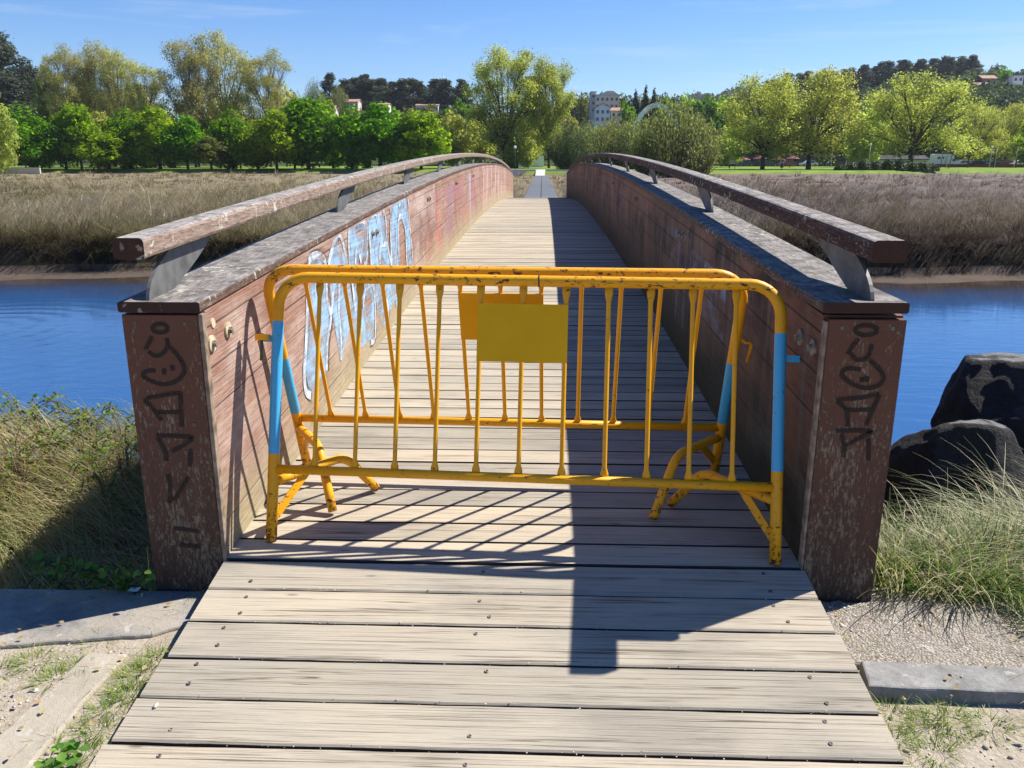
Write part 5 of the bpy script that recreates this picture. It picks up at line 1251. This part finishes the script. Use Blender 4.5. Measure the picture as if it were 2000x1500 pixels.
# short grass on the path edges
rg = np.random.default_rng(81); parts = []
for cx, cy, r, n in [(-1.235, 2.27, .035, 150), (-1.25, 2.19, .05, 260), (-1.235, 2.10, .045, 220), (-1.26, 2.02, .04, 150), (-1.245, 1.93, .035, 110), (-1.225, 1.84, .035, 110), (-1.235, 1.76, .04, 120),
                     (-1.47, 2.37, .04, 70), (-1.50, 2.16, .045, 150), (-1.46, 2.22, .035, 90), (-1.62, 2.25, .045, 150), (-1.70, 2.18, .05, 120), (-1.30, 1.92, .03, 26), (-1.33, 1.87, .02, 14), (-1.21, 2.63, .04, 50), (-1.245, 2.60, .05, 40),
                     (1.05, 2.33, .05, 110), (1.13, 2.335, .05, 120), (1.22, 2.32, .05, 110), (1.32, 2.31, .05, 110), (1.42, 2.29, .04, 70), (1.02, 2.42, .04, 50),
                     (1.03, 2.09, .05, 150), (1.10, 2.03, .06, 200), (1.18, 2.06, .06, 180), (1.28, 2.04, .05, 140), (1.08, 1.93, .06, 120), (1.0, 1.98, .03, 90), (1.46, 2.02, .06, 150), (1.40, 1.95, .04, 60), (1.02, 1.86, .04, 60)]:
    tuft(cx, cy, r, n, .025, .085, .75, .2, 1.5, .0014, .0034, .012, 1.5)
for k in range(60):
    i = rg.integers(2, 9); tuft(rg.uniform(-.9, .9), PLB[i]-.006, .014, 4, .008, .02, .8, .2, 1.3, .001, .002, ramp_z(PLB[i])-.006, 1.6)
tag(link_mesh("path_grass", np_mesh("path_grass", *cat_parts(parts)), M['short']), "short green grass growing along the ramp edges and on the sand", "grass", None, 'stuff')
# broad weed leaves at the ramp's left edge
Ps, Ns, Ts, Sz = [], [], [], []
for k in range(46):
    cx, cy = (-1.20 - rg.random()*.10, 1.70 + rg.random()*.14); a = rg.uniform(0, 6.28)
    Ps.append([cx, cy, .02 + rg.random()*.03]); Ns.append(np.array([0, 0, 1.0]) + rg.normal(size=3)*.4); Ts.append([math.cos(a), math.sin(a), .2]); Sz.append(rg.uniform(.02, .042))
V_, F_ = ovate(np.array(Ps), np.array(Ns), np.array(Ts), np.array(Sz), .36)
tag(link_mesh("weed", np_mesh("weed", V_, F_, np.repeat(rg.uniform(.3, .9, len(Ps)), 2)), M['bramble']), "broad-leaved green weeds at the lower left edge of the ramp", "plant")
# dry leaves and stalks lying about
n = 90; sd1 = rg.random(n) < .6; x = np.where(sd1, rg.uniform(-2.1, -1.22, n), rg.uniform(1.0, 1.75, n)); y = np.where(sd1, rg.uniform(1.75, 2.68, n), rg.uniform(1.75, 2.68, n)); a = rg.uniform(0, 6.28, n)
V1, F1 = ovate(np.stack([x, y, np.full(n, .052) - .028*((y < 2.05) | (y > 2.30) | sd1)], -1), np.array([0, 0, 1.0]) + rg.normal(size=(n, 3))*.35, np.stack([np.cos(a), np.sin(a), rg.uniform(-.1, .3, n)], -1), rg.uniform(.008, .026, n), .3)
n2 = 160; sd1 = rg.random(n2) < .65; x = np.where(sd1, rg.uniform(-2.1, -1.2, n2), rg.uniform(1.0, 1.7, n2)); y = rg.uniform(1.75, 2.68, n2)
V2, F2 = blades(np.stack([x, y, np.full(n2, .022) + .026*((~sd1) & (y > 2.05) & (y < 2.3))], -1), rg.uniform(0, 6.28, n2), rg.uniform(.02, .09, n2), rg.uniform(.0012, .0025, n2), rg.uniform(1.35, 1.55, n2), rg.uniform(-.05, .1, n2), rg, 2)
Vl, Fl, Rl = cat_parts([(V1, F1, np.repeat(rg.uniform(.5, 1, n), 2)), (V2, F2, np.repeat(rg.uniform(.5, .9, n2), 2))])
tag(link_mesh("leaf_litter", np_mesh("leaf_litter", Vl, Fl, Rl), M['dry']), "dry fallen leaves and stalks scattered on the sand and slabs", "litter", None, 'stuff')
# loose grit and small stones
rg = np.random.default_rng(91); mb = MB()
def pebble(m, x, y, z, r):
    bm = bmesh.new(); bmesh.ops.create_icosphere(bm, subdivisions=1, radius=1); sc = rg.uniform(.6, 1.2, 3)
    bm.verts.index_update(); m.add([(x + v.co.x*r*sc[0], y + v.co.y*r*sc[1], z + v.co.z*r*.6*sc[2]) for v in bm.verts], [[v.index for v in f.verts] for f in bm.faces], True); bm.free()
for k in range(1100):
    s = rg.random()
    if s < .6: x, y = rg.uniform(-2.2, -1.2), rg.uniform(1.6, 2.35)
    elif s < .85: x, y = rg.uniform(.98, 1.9), rg.uniform(1.7, 2.12)
    else: x, y = rg.uniform(.98, 1.12), rg.uniform(2.4, 2.68)
    mb.cur = rg.random(); pebble(mb, x, y, gz(x, y) + (.022 if s >= .85 else .002), rg.uniform(.0015, .005) if rg.random() < .93 else rg.uniform(.006, .011))
for k in range(260):
    i = rg.integers(2, 9); x = rg.uniform(-1.0, .92); y = PLB[i] - .005 + rg.normal()*.006; mb.cur = rg.random(); pebble(mb, x, y, ramp_z(y) + .001, rg.uniform(.0012, .0032))
pebble(mb, -1.09, 1.98, ramp_z(1.98) + .006, .011)
t = NT("grit", .9, .1); t.col(t.ramp(t.attr('rnd'), [(0, (.22, .18, .14)), (.6, (.45, .40, .33)), (1, (.66, .60, .54))]))
tag(mb.build("grit", t.m), "loose grit and tiny stones on the sand and between the boards", "grit", None, 'stuff')
m = MB(); m.add([(-1.515, 2.66, .024), (-1.475, 2.655, .026), (-1.468, 2.675, .034), (-1.495, 2.685, .026), (-1.51, 2.68, .030)], [(0, 1, 2, 3, 4)])
tag(m.build("paper_scrap", plain("white_paper", (.7, .72, .74), .8, .2, 0, .03)), "small crumpled white paper scrap on the shaded left slab", "litter")

# ------------------------------------------------------------------ thin air haze round the whole scene
hb = MB(); hb.box(-4700, 4700, -60, 1760, -3.4, 210)
t = NT("thin_haze"); t.t.nodes.remove(t.b); pv = t.n('VolumePrincipled'); pv.inputs['Color'].default_value = (.80, .88, 1.0, 1); pv.inputs['Density'].default_value = .00009; pv.inputs['Anisotropy'].default_value = .2
t.t.links.new(pv.outputs[0], t.out.inputs['Volume'])
tag(hb.build("haze", t.m), kind='stuff')

# ------------------------------------------------------------------ park edge and town
M['white'] = plain("white_render", (.80, .80, .79), .8, .2, 0, .05, .3)
M['cream'] = plain("cream_render", (.52, .48, .41), .8, .2, 0, .06, .3)
M['greyr'] = plain("grey_render", (.45, .45, .46), .8, .2, 0, .06, .3)
M['tiles'] = plain("clay_roof_tiles", (.36, .21, .155), .85, .2, 0, .2, 1.5)
M['glass'] = plain("dark_window_glass", (.035, .045, .06), .15, .6, 0, .05)
M['frame'] = plain("pale_window_frame", (.55, .55, .55), .6)
M['wallbr'] = plain("old_dark_wall", (.07, .065, .065), .9, .1, 0, .25, .4)
M['pinkw'] = plain("pinkish_brown_wall", (.22, .14, .12), .9, .1, 0, .15, .4)
M['redp'] = plain("dull_red_paint", (.17, .035, .03), .7)
M['pole'] = plain("pale_pole_metal", (.50, .50, .49), .5, .4, .2)
M['rust'] = plain("rusty_pole", (.24, .10, .05), .8)
M['post_d'] = plain("dark_post", (.05, .05, .05), .8)
M['tyre'] = plain("tyre_rubber", (.02, .02, .02), .9)
M['rim'] = plain("wheel_rim", (.35, .35, .36), .4, .5, .6)
t = NT("brick_facade", .85, .2); br_ = t.n("TexBrick", Vector=t.mapping(t.coord(), (1, 1, 1), (0, 0, 0), (math.pi/2, 0, 0)), Scale=1.3, Color1=(.74, .57, .42, 1), Color2=(.66, .50, .36, 1), Mortar=(.72, .62, .52, 1)); t.col(br_.outputs[0]); M["brick"] = t.m

def gable(m, x0, x1, y0, y1, z, h, ov=.4, along='x'):
    if along == 'x':
        ym = (y0+y1)/2; a = [(x0-ov, y0-ov, z), (x1+ov, y0-ov, z), (x1+ov, ym, z+h), (x0-ov, ym, z+h), (x0-ov, y1+ov, z), (x1+ov, y1+ov, z)]
    else:
        xm = (x0+x1)/2; a = [(x0-ov, y1+ov, z), (x0-ov, y0-ov, z), (xm, y0-ov, z+h), (xm, y1+ov, z+h), (x1+ov, y1+ov, z), (x1+ov, y0-ov, z)]
    b_ = [(p[0], p[1], p[2]-.25) for p in a]
    m.add(a + b_, [(0, 1, 2, 3), (3, 2, 5, 4), (6, 9, 8, 7), (9, 10, 11, 8), (0, 6, 7, 1), (4, 5, 11, 10), (0, 3, 9, 6), (3, 4, 10, 9), (1, 7, 8, 2), (2, 8, 11, 5)])
def house(name, px0, px1, ptop, D, depth, wallm, label, floors, cols, roofh, along='x', roofm='tiles', flat=False, winm=None, cat="house", zbase=None):
    x0, x1 = bearing(px0, D), bearing(px1, D); z1 = height_at(ptop, D) - (0 if flat else roofh); zb = min(gz(x0, D), gz(x1, D), gz(x0, D+depth)) - 1 if zbase is None else zbase
    root = empty(name, ((x0+x1)/2, D, zb), label, cat)
    m = MB(); m.box(x0, x1, D, D+depth, zb, z1)
    if not flat:
        if along == 'x':
            for xx in (x0, x1): m.add([(xx, D, z1), (xx, D+depth, z1), (xx, D+depth/2, z1+roofh*.93)], [(0, 1, 2)])
        else:
            for yy in (D, D+depth): m.add([(x0, yy, z1), (x1, yy, z1), ((x0+x1)/2, yy, z1+roofh*.93)], [(0, 1, 2)])
    m.build("wall", wallm, root)
    m = MB()
    if flat: m.box(x0-.2, x1+.2, D-.2, D+depth+.2, z1+.003, z1+.5)
    else: gable(m, x0, x1, D, D+depth, z1+.12, roofh, .35, along)
    m.build("roof", M[roofm], root)
    fh = 2.9; w = (x1-x0)/cols
    for f in range(floors):
        for c in range(cols):
            cx = x0 + w*(c+.5); zc = z1 - 1.5 - f*fh
            if zc - .7 < zb + .3: continue
            m = MB(); hw_ = min(.62, w*.3); m.box(cx-hw_, cx+hw_, D-.05, D-.003, zc-.72, zc+.72); wo = m.build("window", winm or M['frame'], root)
            m = MB(); m.box(cx-hw_+.1, cx+hw_-.1, D-.065, D-.052, zc-.62, zc+.62); m.build("pane", M['glass'], wo)
    # windows on the side that faces the sun's side street
    return root, x0, x1, z1, zb
house("white_house", 1160, 1189, 202, 352, 9, M['white'], "white two storey house with a red tiled roof on the slope", 2, 3, 1.8, 'y')
house("small_house", 1190, 1213, 210, 356, 7, M['cream'], "low house with a red tiled roof right of the white house", 1, 2, 1.4, 'x')
r_, x0, x1, z1, zb = house("apartment_block", 1160, 1205, 187, 378, 14, M['brick'], "brick apartment block rising behind the white house", 4, 5, 0, flat=True, roofm='greyr', cat="apartment block")
m = MB(); m.add([(x0+2.2, 377.9, z1+.5), (x1-.4, 377.9, z1+.5), (x1-2.6, 377.9, z1+1.9), (x0+4.8, 377.9, z1+1.9), (x0+2.2, 388, z1+.5), (x1-.4, 388, z1+.5), (x1-2.6, 388, z1+1.9), (x0+4.8, 388, z1+1.9)], [(0, 1, 2, 3), (4, 7, 6, 5), (0, 4, 5, 1), (1, 5, 6, 2), (2, 6, 7, 3), (3, 7, 4, 0)]); m.build("attic", M['brick'], r_)
house("grey_block", 1151, 1161, 181, 382, 12, M['greyr'], "narrow grey block left of the brick apartment block", 3, 1, 0, flat=True, roofm='greyr', cat="building")
house("apartment_tower", 1026, 1056, 152, 330, 12, M['white'], "pale apartment tower half hidden behind the central tree pair", 8, 3, 0, flat=True, roofm='pinkw', cat="apartment block")
house("red_roof_house", 681, 704, 192, 372, 8, M['cream'], "cream house with a red roof under the ridge eucalyptus", 1, 3, 1.3)
house("low_house", 640, 657, 204, 352, 8, M['cream'], "small house with a red roof left of the cream one", 1, 2, 2.2)
house("white_building", 742, 762, 200, 376, 8, M['white'], "long white building showing between the ridge trunks", 1, 4, .8)
house("white_building", 815, 858, 202, 378, 8, M['white'], "second white building low between the ridge trunks, left of the mast", 1, 6, .8)
house("hill_house", 1897, 1925, 149, 430, 9, M['pinkw'], "hilltop house with a red roof at the right, left of the round tree", 1, 3, 1.8)
house("hill_house", 1888, 1950, 163, 424, 9, M['cream'], "long low hilltop house with a pale red roof in front of the round tree", 1, 6, 1.6)
house("hill_house", 1955, 1974, 152, 428, 9, M['white'], "white flat roofed hilltop house right of the round tree", 3, 2, 0, flat=True, roofm='greyr')
house("hill_house", 1972, 1990, 169, 415, 9, M['greyr'], "grey hillside house with a red roof below the white one", 3, 2, 1.4)
house("hill_house", 1987, 2012, 176, 412, 9, M['white'], "white terraced house at the right edge of the picture", 3, 3, 0, flat=True, roofm='greyr')

# white arch of the road bridge behind the thicket
D = 240; xa, xb = bearing(1226, D), bearing(1330, D); zt = height_at(203, D); z0 = height_at(300, D); m = MB(); rings = []
for k in range(33):
    s = k/32; X_ = xa + (xb-xa)*s; Z_ = z0 + (zt-.4-z0)*(1-(2*s-1)**2)**.62; tx = .62
    dx, dz = (xb-xa), (zt-z0)*(1-2*s)*2.2; l = math.hypot(dx, dz); nx, nz = -dz/l, dx/l
    rings.append([(X_-nx*tx, D-.6, Z_-nz*tx), (X_+nx*tx, D-.6, Z_+nz*tx), (X_+nx*tx, D+.6, Z_+nz*tx), (X_-nx*tx, D+.6, Z_-nz*tx)])
m.sweep(rings); tag(m.build("bridge_arch", M['white']), "white curved arch of a road bridge rising behind the thicket", "arch")

# antenna mast on the left ridge
D = 392; x = bearing(868, D); zb = gz(x, D); zt = height_at(135, D); root = empty("antenna_mast", (x, D, zb), "slim telecom mast standing above the ridge eucalyptus", "mast")
m = MB()
for sx, sy in ((-.5, -.4), (.5, -.4), (0, .5)): m.tube([(x+sx, D+sy, zb), (x+sx*.6, D+sy*.6, zt-3)], .10, 5)
z = zb
while z < zt-3: m.tube([(x-.45, D-.35, z), (x+.45, D-.35, z+1.5)], .06, 4); m.tube([(x+.45, D-.35, z), (x, D+.4, z+1.5)], .06, 4); z += 1.5
m.build("lattice", M['pole'], root)
m = MB(); m.tube([(x, D, zt-4), (x, D, zt)], .07, 5); m.build("aerial", M['pole'], root)
for k, (dz, dx) in enumerate(((-5, -.8), (-5, .8), (-8, -.8), (-8, .8))):
    m = MB(); m.box(x+dx-.22, x+dx+.22, D-.6, D-.4, zt+dz-1.0, zt+dz+1.0); m.build("antenna_panel", M['white'], root)

# pale wall at the left edge of the marsh
D = 147; m = MB(); m.bbox(bearing(-60, D), bearing(75, D), D, D+.35, -1.0, height_at(328, D), .03)
tag(m.build("low_wall", M['pale_conc']), "low pale concrete wall at the left edge of the marsh", "wall")
# long dark wall and yard behind the car park on the right, awnings, shed
D = 222; g0 = gz(bearing(1500, D), D)
root = empty("yard_wall", (bearing(1530, D), D, g0), "long dark old wall behind the large plane trees", "wall")
m = MB(); m.box(bearing(1408, D), bearing(1652, D), D, D+.5, g0-.5, height_at(297, D)); m.build("wall", M['wallbr'], root)
for k, px in enumerate((1424, 1452, 1484, 1520, 1548)):
    x = bearing(px, D-4); zc = height_at(304 + (k % 2)*2, D-4); root = empty("red_parasol", (x, D-4, g0), "dull red cafe parasol by the dark wall behind the plane trees", "parasol", "red parasols along the dark wall")
    m = MB(); m.tube([(x, D-4, g0), (x, D-4, zc)], .04, 6); m.build("pole", M['pole'], root)
    m = MB(); n = 8; m.add([(x+1.9*math.cos(6.283*i/n), D-4+1.9*math.sin(6.283*i/n), zc-.75) for i in range(n)] + [(x, D-4, zc), (x, D-4, zc-.6)], [(i, (i+1) % n, n) for i in range(n)] + [((i+1) % n, i, n+1) for i in range(n)]); m.build("canopy", M['redp'], root)
D = 226; m = MB(); m.box(bearing(1655, D), bearing(1702, D), D, D+.5, g0-.5, height_at(306, D)); tag(m.build("yard_wall", M['pinkw']), "lower pinkish brown wall right of the long dark wall", "wall")
house("shed", 1706, 1812, 304, 228, 6, M['cream'], "low cream shed behind the lone plane tree", 1, 5, 1.0, 'x', 'wallbr', zbase=g0-.3)
D = 196; m = MB(); m.box(bearing(1812, D), bearing(2030, D), D, D+.3, g0-.4, height_at(320.5, D)); tag(m.build("kerb_wall", M['redp']), "low red kerb in front of the parked cars", "wall")

def wheel(root, x, y, z, r):
    m = MB(); m.lathe((x, y-.01, z), (0, 1, 0), [(0, r*.62), (.0, r), (.2, r), (.2, r*.6)], 16); w = m.build("wheel", M['tyre'], root)
    m = MB(); m.lathe((x, y-.02, z), (0, 1, 0), [(0, .01), (0, r*.60), (.02, r*.62)], 12); m.build("rim", M['rim'], w)
def car(px, D, colr, label, L=4.3, h=1.48, flip=False):
    x = bearing(px, D); z = gz(x, D) + .04; s = -1 if flip else 1; y0, y1 = D, D+1.75
    root = empty("parked_car", (x, D+.9, z), label, "car", "cars parked beyond the lawn at the right")
    pm = plain("car_paint", colr, .25, .6, 0, .02)
    lo = [(-.50, .32), (-.50, .62), (-.47, .78), (-.30, .86), (.44, .90), (.49, .72), (.50, .34), (.38, .24), (-.38, .24)]
    def prof(pts, inset0, inset1, ya, yb): 
        m = MB(); P0 = [(x + s*a*L, ya, z + b_*h/1.48) for a, b_ in pts]; P1 = [(x + s*a*L, yb, z + b_*h/1.48) for a, b_ in pts]
        m.sweep([[tuple(p) for p in P0], [tuple(p) for p in P1]]); return m
    prof(lo, 0, 0, y0, y1).build("body", pm, root)
    cab = [(-.28, .85), (-.12, 1.40), (-.05, 1.48), (.22, 1.46), (.42, .89)]
    prof(cab, 0, 0, y0+.13, y1-.13).build("cabin", pm, root)
    for a0, a1, b0, b1 in ((-.225, .05, -.10, .045), (.07, .355, .065, .215)):
        m = MB(); m.add([(x+s*a0*L, y0+.122, z+.93*h/1.48), (x+s*a1*L, y0+.122, z+.93*h/1.48), (x+s*b1*L, y0+.122, z+1.37*h/1.48), (x+s*b0*L, y0+.122, z+1.37*h/1.48)], [(0, 1, 2, 3)]); m.build("side_window", M['glass'], root)
    for a in (-.32, .31): wheel(root, x+s*a*L, y0-.02, z+.31, .31)
    m = MB(); m.box(*sorted((x-s*.503*L, x-s*.46*L)), y0-.004, y0+.25, z+.60, z+.74); m.build("headlight", M['rim'], root)
for px, D, c, lab, fl in [(1458, 208, (.05, .06, .08), "dark car parked left of the first large plane trunk", False), (1504, 206, (.03, .06, .05), "dark green car between the two large plane trunks", True),
   (1540, 210, (.25, .04, .04), "dark red car just left of the second large plane trunk", False), (1582, 209, (.60, .62, .64), "white car right of the second large plane trunk", False),
   (1634, 210, (.04, .04, .05), "black car in front of the long dark wall", True), (1752, 208, (.22, .34, .48), "pale blue car behind the lone plane trunk", False), (1775, 212, (.35, .42, .50), "silver blue car right of the lone plane trunk", True),
   (1884, 200, (.62, .60, .54), "cream car right behind the camper van's nose", False), (1908, 200, (.03, .03, .045), "black car second from the camper van", False), (1930, 201, (.28, .42, .60), "light blue car between two dark cars", True),
   (1952, 200, (.025, .03, .06), "dark navy car near the right edge", False), (1974, 201, (.28, .03, .025), "dark red car next to the white one at the right", True), (1994, 200, (.72, .72, .72), "white car at the right edge of the picture", False)]:
    car(px, D, c, lab, flip=fl)
# camper van
D = 198; x0, x1 = bearing(1824, D), bearing(1869, D); z = gz((x0+x1)/2, D) + .05; Lv = x1-x0
root = empty("camper_van", ((x0+x1)/2, D+1, z), "white camper van parked at the edge of the lawn", "camper van")
pr = [(0, .45), (0, 2.75), (.03, 2.9), (.70, 2.9), (.86, 2.55), (.88, 1.95), (.90, 1.75), (1.0, 1.15), (1.0, .45)]
m = MB(); m.sweep([[(x0+a*Lv, yy, z+b_) for a, b_ in pr] for yy in (D, D+2.2)]); m.build("body", M['white'], root)
for a0, a1, b0, b1 in ((.14, .28, 1.75, 2.25), (.36, .43, 1.75, 2.25)):
    m = MB(); m.box(x0+a0*Lv, x0+a1*Lv, D-.02, D-.003, z+b0, z+b1); m.build("window", M['glass'], root)
m = MB(); m.add([(x0+.80*Lv, D-.012, z+1.25), (x0+.955*Lv, D-.012, z+1.25), (x0+.895*Lv, D-.012, z+1.8), (x0+.80*Lv, D-.012, z+1.8)], [(0, 1, 2, 3)]); m.build("cab_window", M['glass'], root)
m = MB(); m.box(x0+.47*Lv, x0+.56*Lv, D-.015, D-.003, z+.6, z+2.4); m.build("door", M['frame'], root)
for a in (.2, .82): wheel(root, x0+a*Lv, D-.02, z+.34, .34)

def pole(px, ptop, D, mat, r, label, name="pole", lamp=False, lean=0.0):
    x = bearing(px, D); z = gz(x, D); zt = height_at(ptop, D); root = empty(name, (x, D, z), label, "lamp post" if lamp else "pole")
    m = MB(); m.tube([(x, D, z-.1), (x+lean*.5, D, (z+zt)/2), (x+lean, D, zt)], [r, r*.9, r*.7], 8); m.build("shaft", mat, root)
    if lamp:
        m = MB(); m.lathe((x+lean, D, zt-.02), (0, 0, 1), [(0, .10), (.12, .22), (.38, .20), (.46, .05)], 12); m.build("lamp_head", M['white'], root)
    else:
        m = MB(); m.lathe((x+lean, D, zt-.02), (0, 0, 1), [(0, r*.7), (.05, r*.9), (.09, r*.3)], 10); m.build("pole_cap", mat, root)
for px, pt, D, mm, r, lab, lp, ln in [(1697, 285, 178, 'pole', .09, "tall pale lamp post left of the lone plane tree", True, 0), (1712, 300, 180, 'pole', .07, "shorter pale pole next to the lamp post left of the lone plane tree", False, .1),
   (1850, 270, 172, 'pole', .08, "tall white pole in front of the camper van", False, 0), (1855, 283, 170, 'rust', .10, "rusty leaning pole in front of the camper van", False, .5), (1838, 300, 174, 'post_d', .07, "dark thin pole at the camper van's side window", False, .15),
   (1543, 292, 180, 'rust', .08, "rusty pole left of the second large plane trunk", False, 0), (1525, 285, 190, 'pole', .07, "pale pole between the two large plane trunks", False, 0),
   (1934, 290, 180, 'pole', .07, "pale lamp post in front of the light blue car", True, 0), (1944, 290, 184, 'pole', .06, "thin pale pole right of the light blue car", False, 0), (1982, 288, 182, 'pole', .06, "thin pale pole near the white car", False, .3), (1624, 300, 190, 'pole', .06, "thin pale pole in front of the long dark wall", False, 0),
   (1006, 290, 140, 'post_d', .07, "dark lamp post at the park entrance left of the far ramp", True, 0)]:
    pole(px, pt, D, M[mm], r, lab, "lamp_post" if lp else "pole", lp, ln)
x = bearing(1431, 160); z = gz(x, 160); root = empty("notice_board", (x, 160, z), "small pale yellow notice board left of the first large plane tree", "sign")
m = MB(); m.box(x-.55, x+.55, 159.95, 160, z+.9, z+1.65); m.build("board", M['cream'], root)
m = MB(); m.tube([(x-.5, 160.05, z-.1), (x-.5, 160.05, z+1.7)], .05, 6); m.build("leg", M['post_d'], root); m = MB(); m.tube([(x+.5, 160.05, z-.1), (x+.5, 160.05, z+1.7)], .05, 6); m.build("leg", M['post_d'], root)
x = bearing(1528, 142); z = gz(x, 142); root = empty("waste_bin", (x, 142, z), "dark waste bin on a post standing on the lawn", "bin")
m = MB(); m.tube([(x, 142, z-.1), (x, 142, z+.5)], .05, 6); m.build("post", M['post_d'], root); m = MB(); m.lathe((x, 142, z+.4), (0, 0, 1), [(0, .2), (.0, .24), (.75, .28), (.75, .22)], 12); m.build("bin_body", M['post_d'], root)
# park entrance: red kiosk, pale wall, white van glimpsed between trunks
x = bearing(1000, 176); z = gz(x, 176); root = empty("kiosk", (x, 176, z), "small red kiosk glimpsed left of the far ramp", "kiosk")
m = MB(); m.box(x-1.3, x+1.3, 176, 178, z, z+2.5); m.build("wall", M['redp'], root); m = MB(); m.box(x-1.6, x+1.6, 175.6, 178.4, z+2.503, z+2.75); m.build("roof", M['wallbr'], root)
x0, x1 = bearing(1010, 200), bearing(1062, 200); z = gz(x0, 200); m = MB(); m.box(x0, x1, 200, 200.4, z-.3, z+2.6); tag(m.build("park_wall", M['white']), "pale wall seen between the trunks of the central pair", "wall")
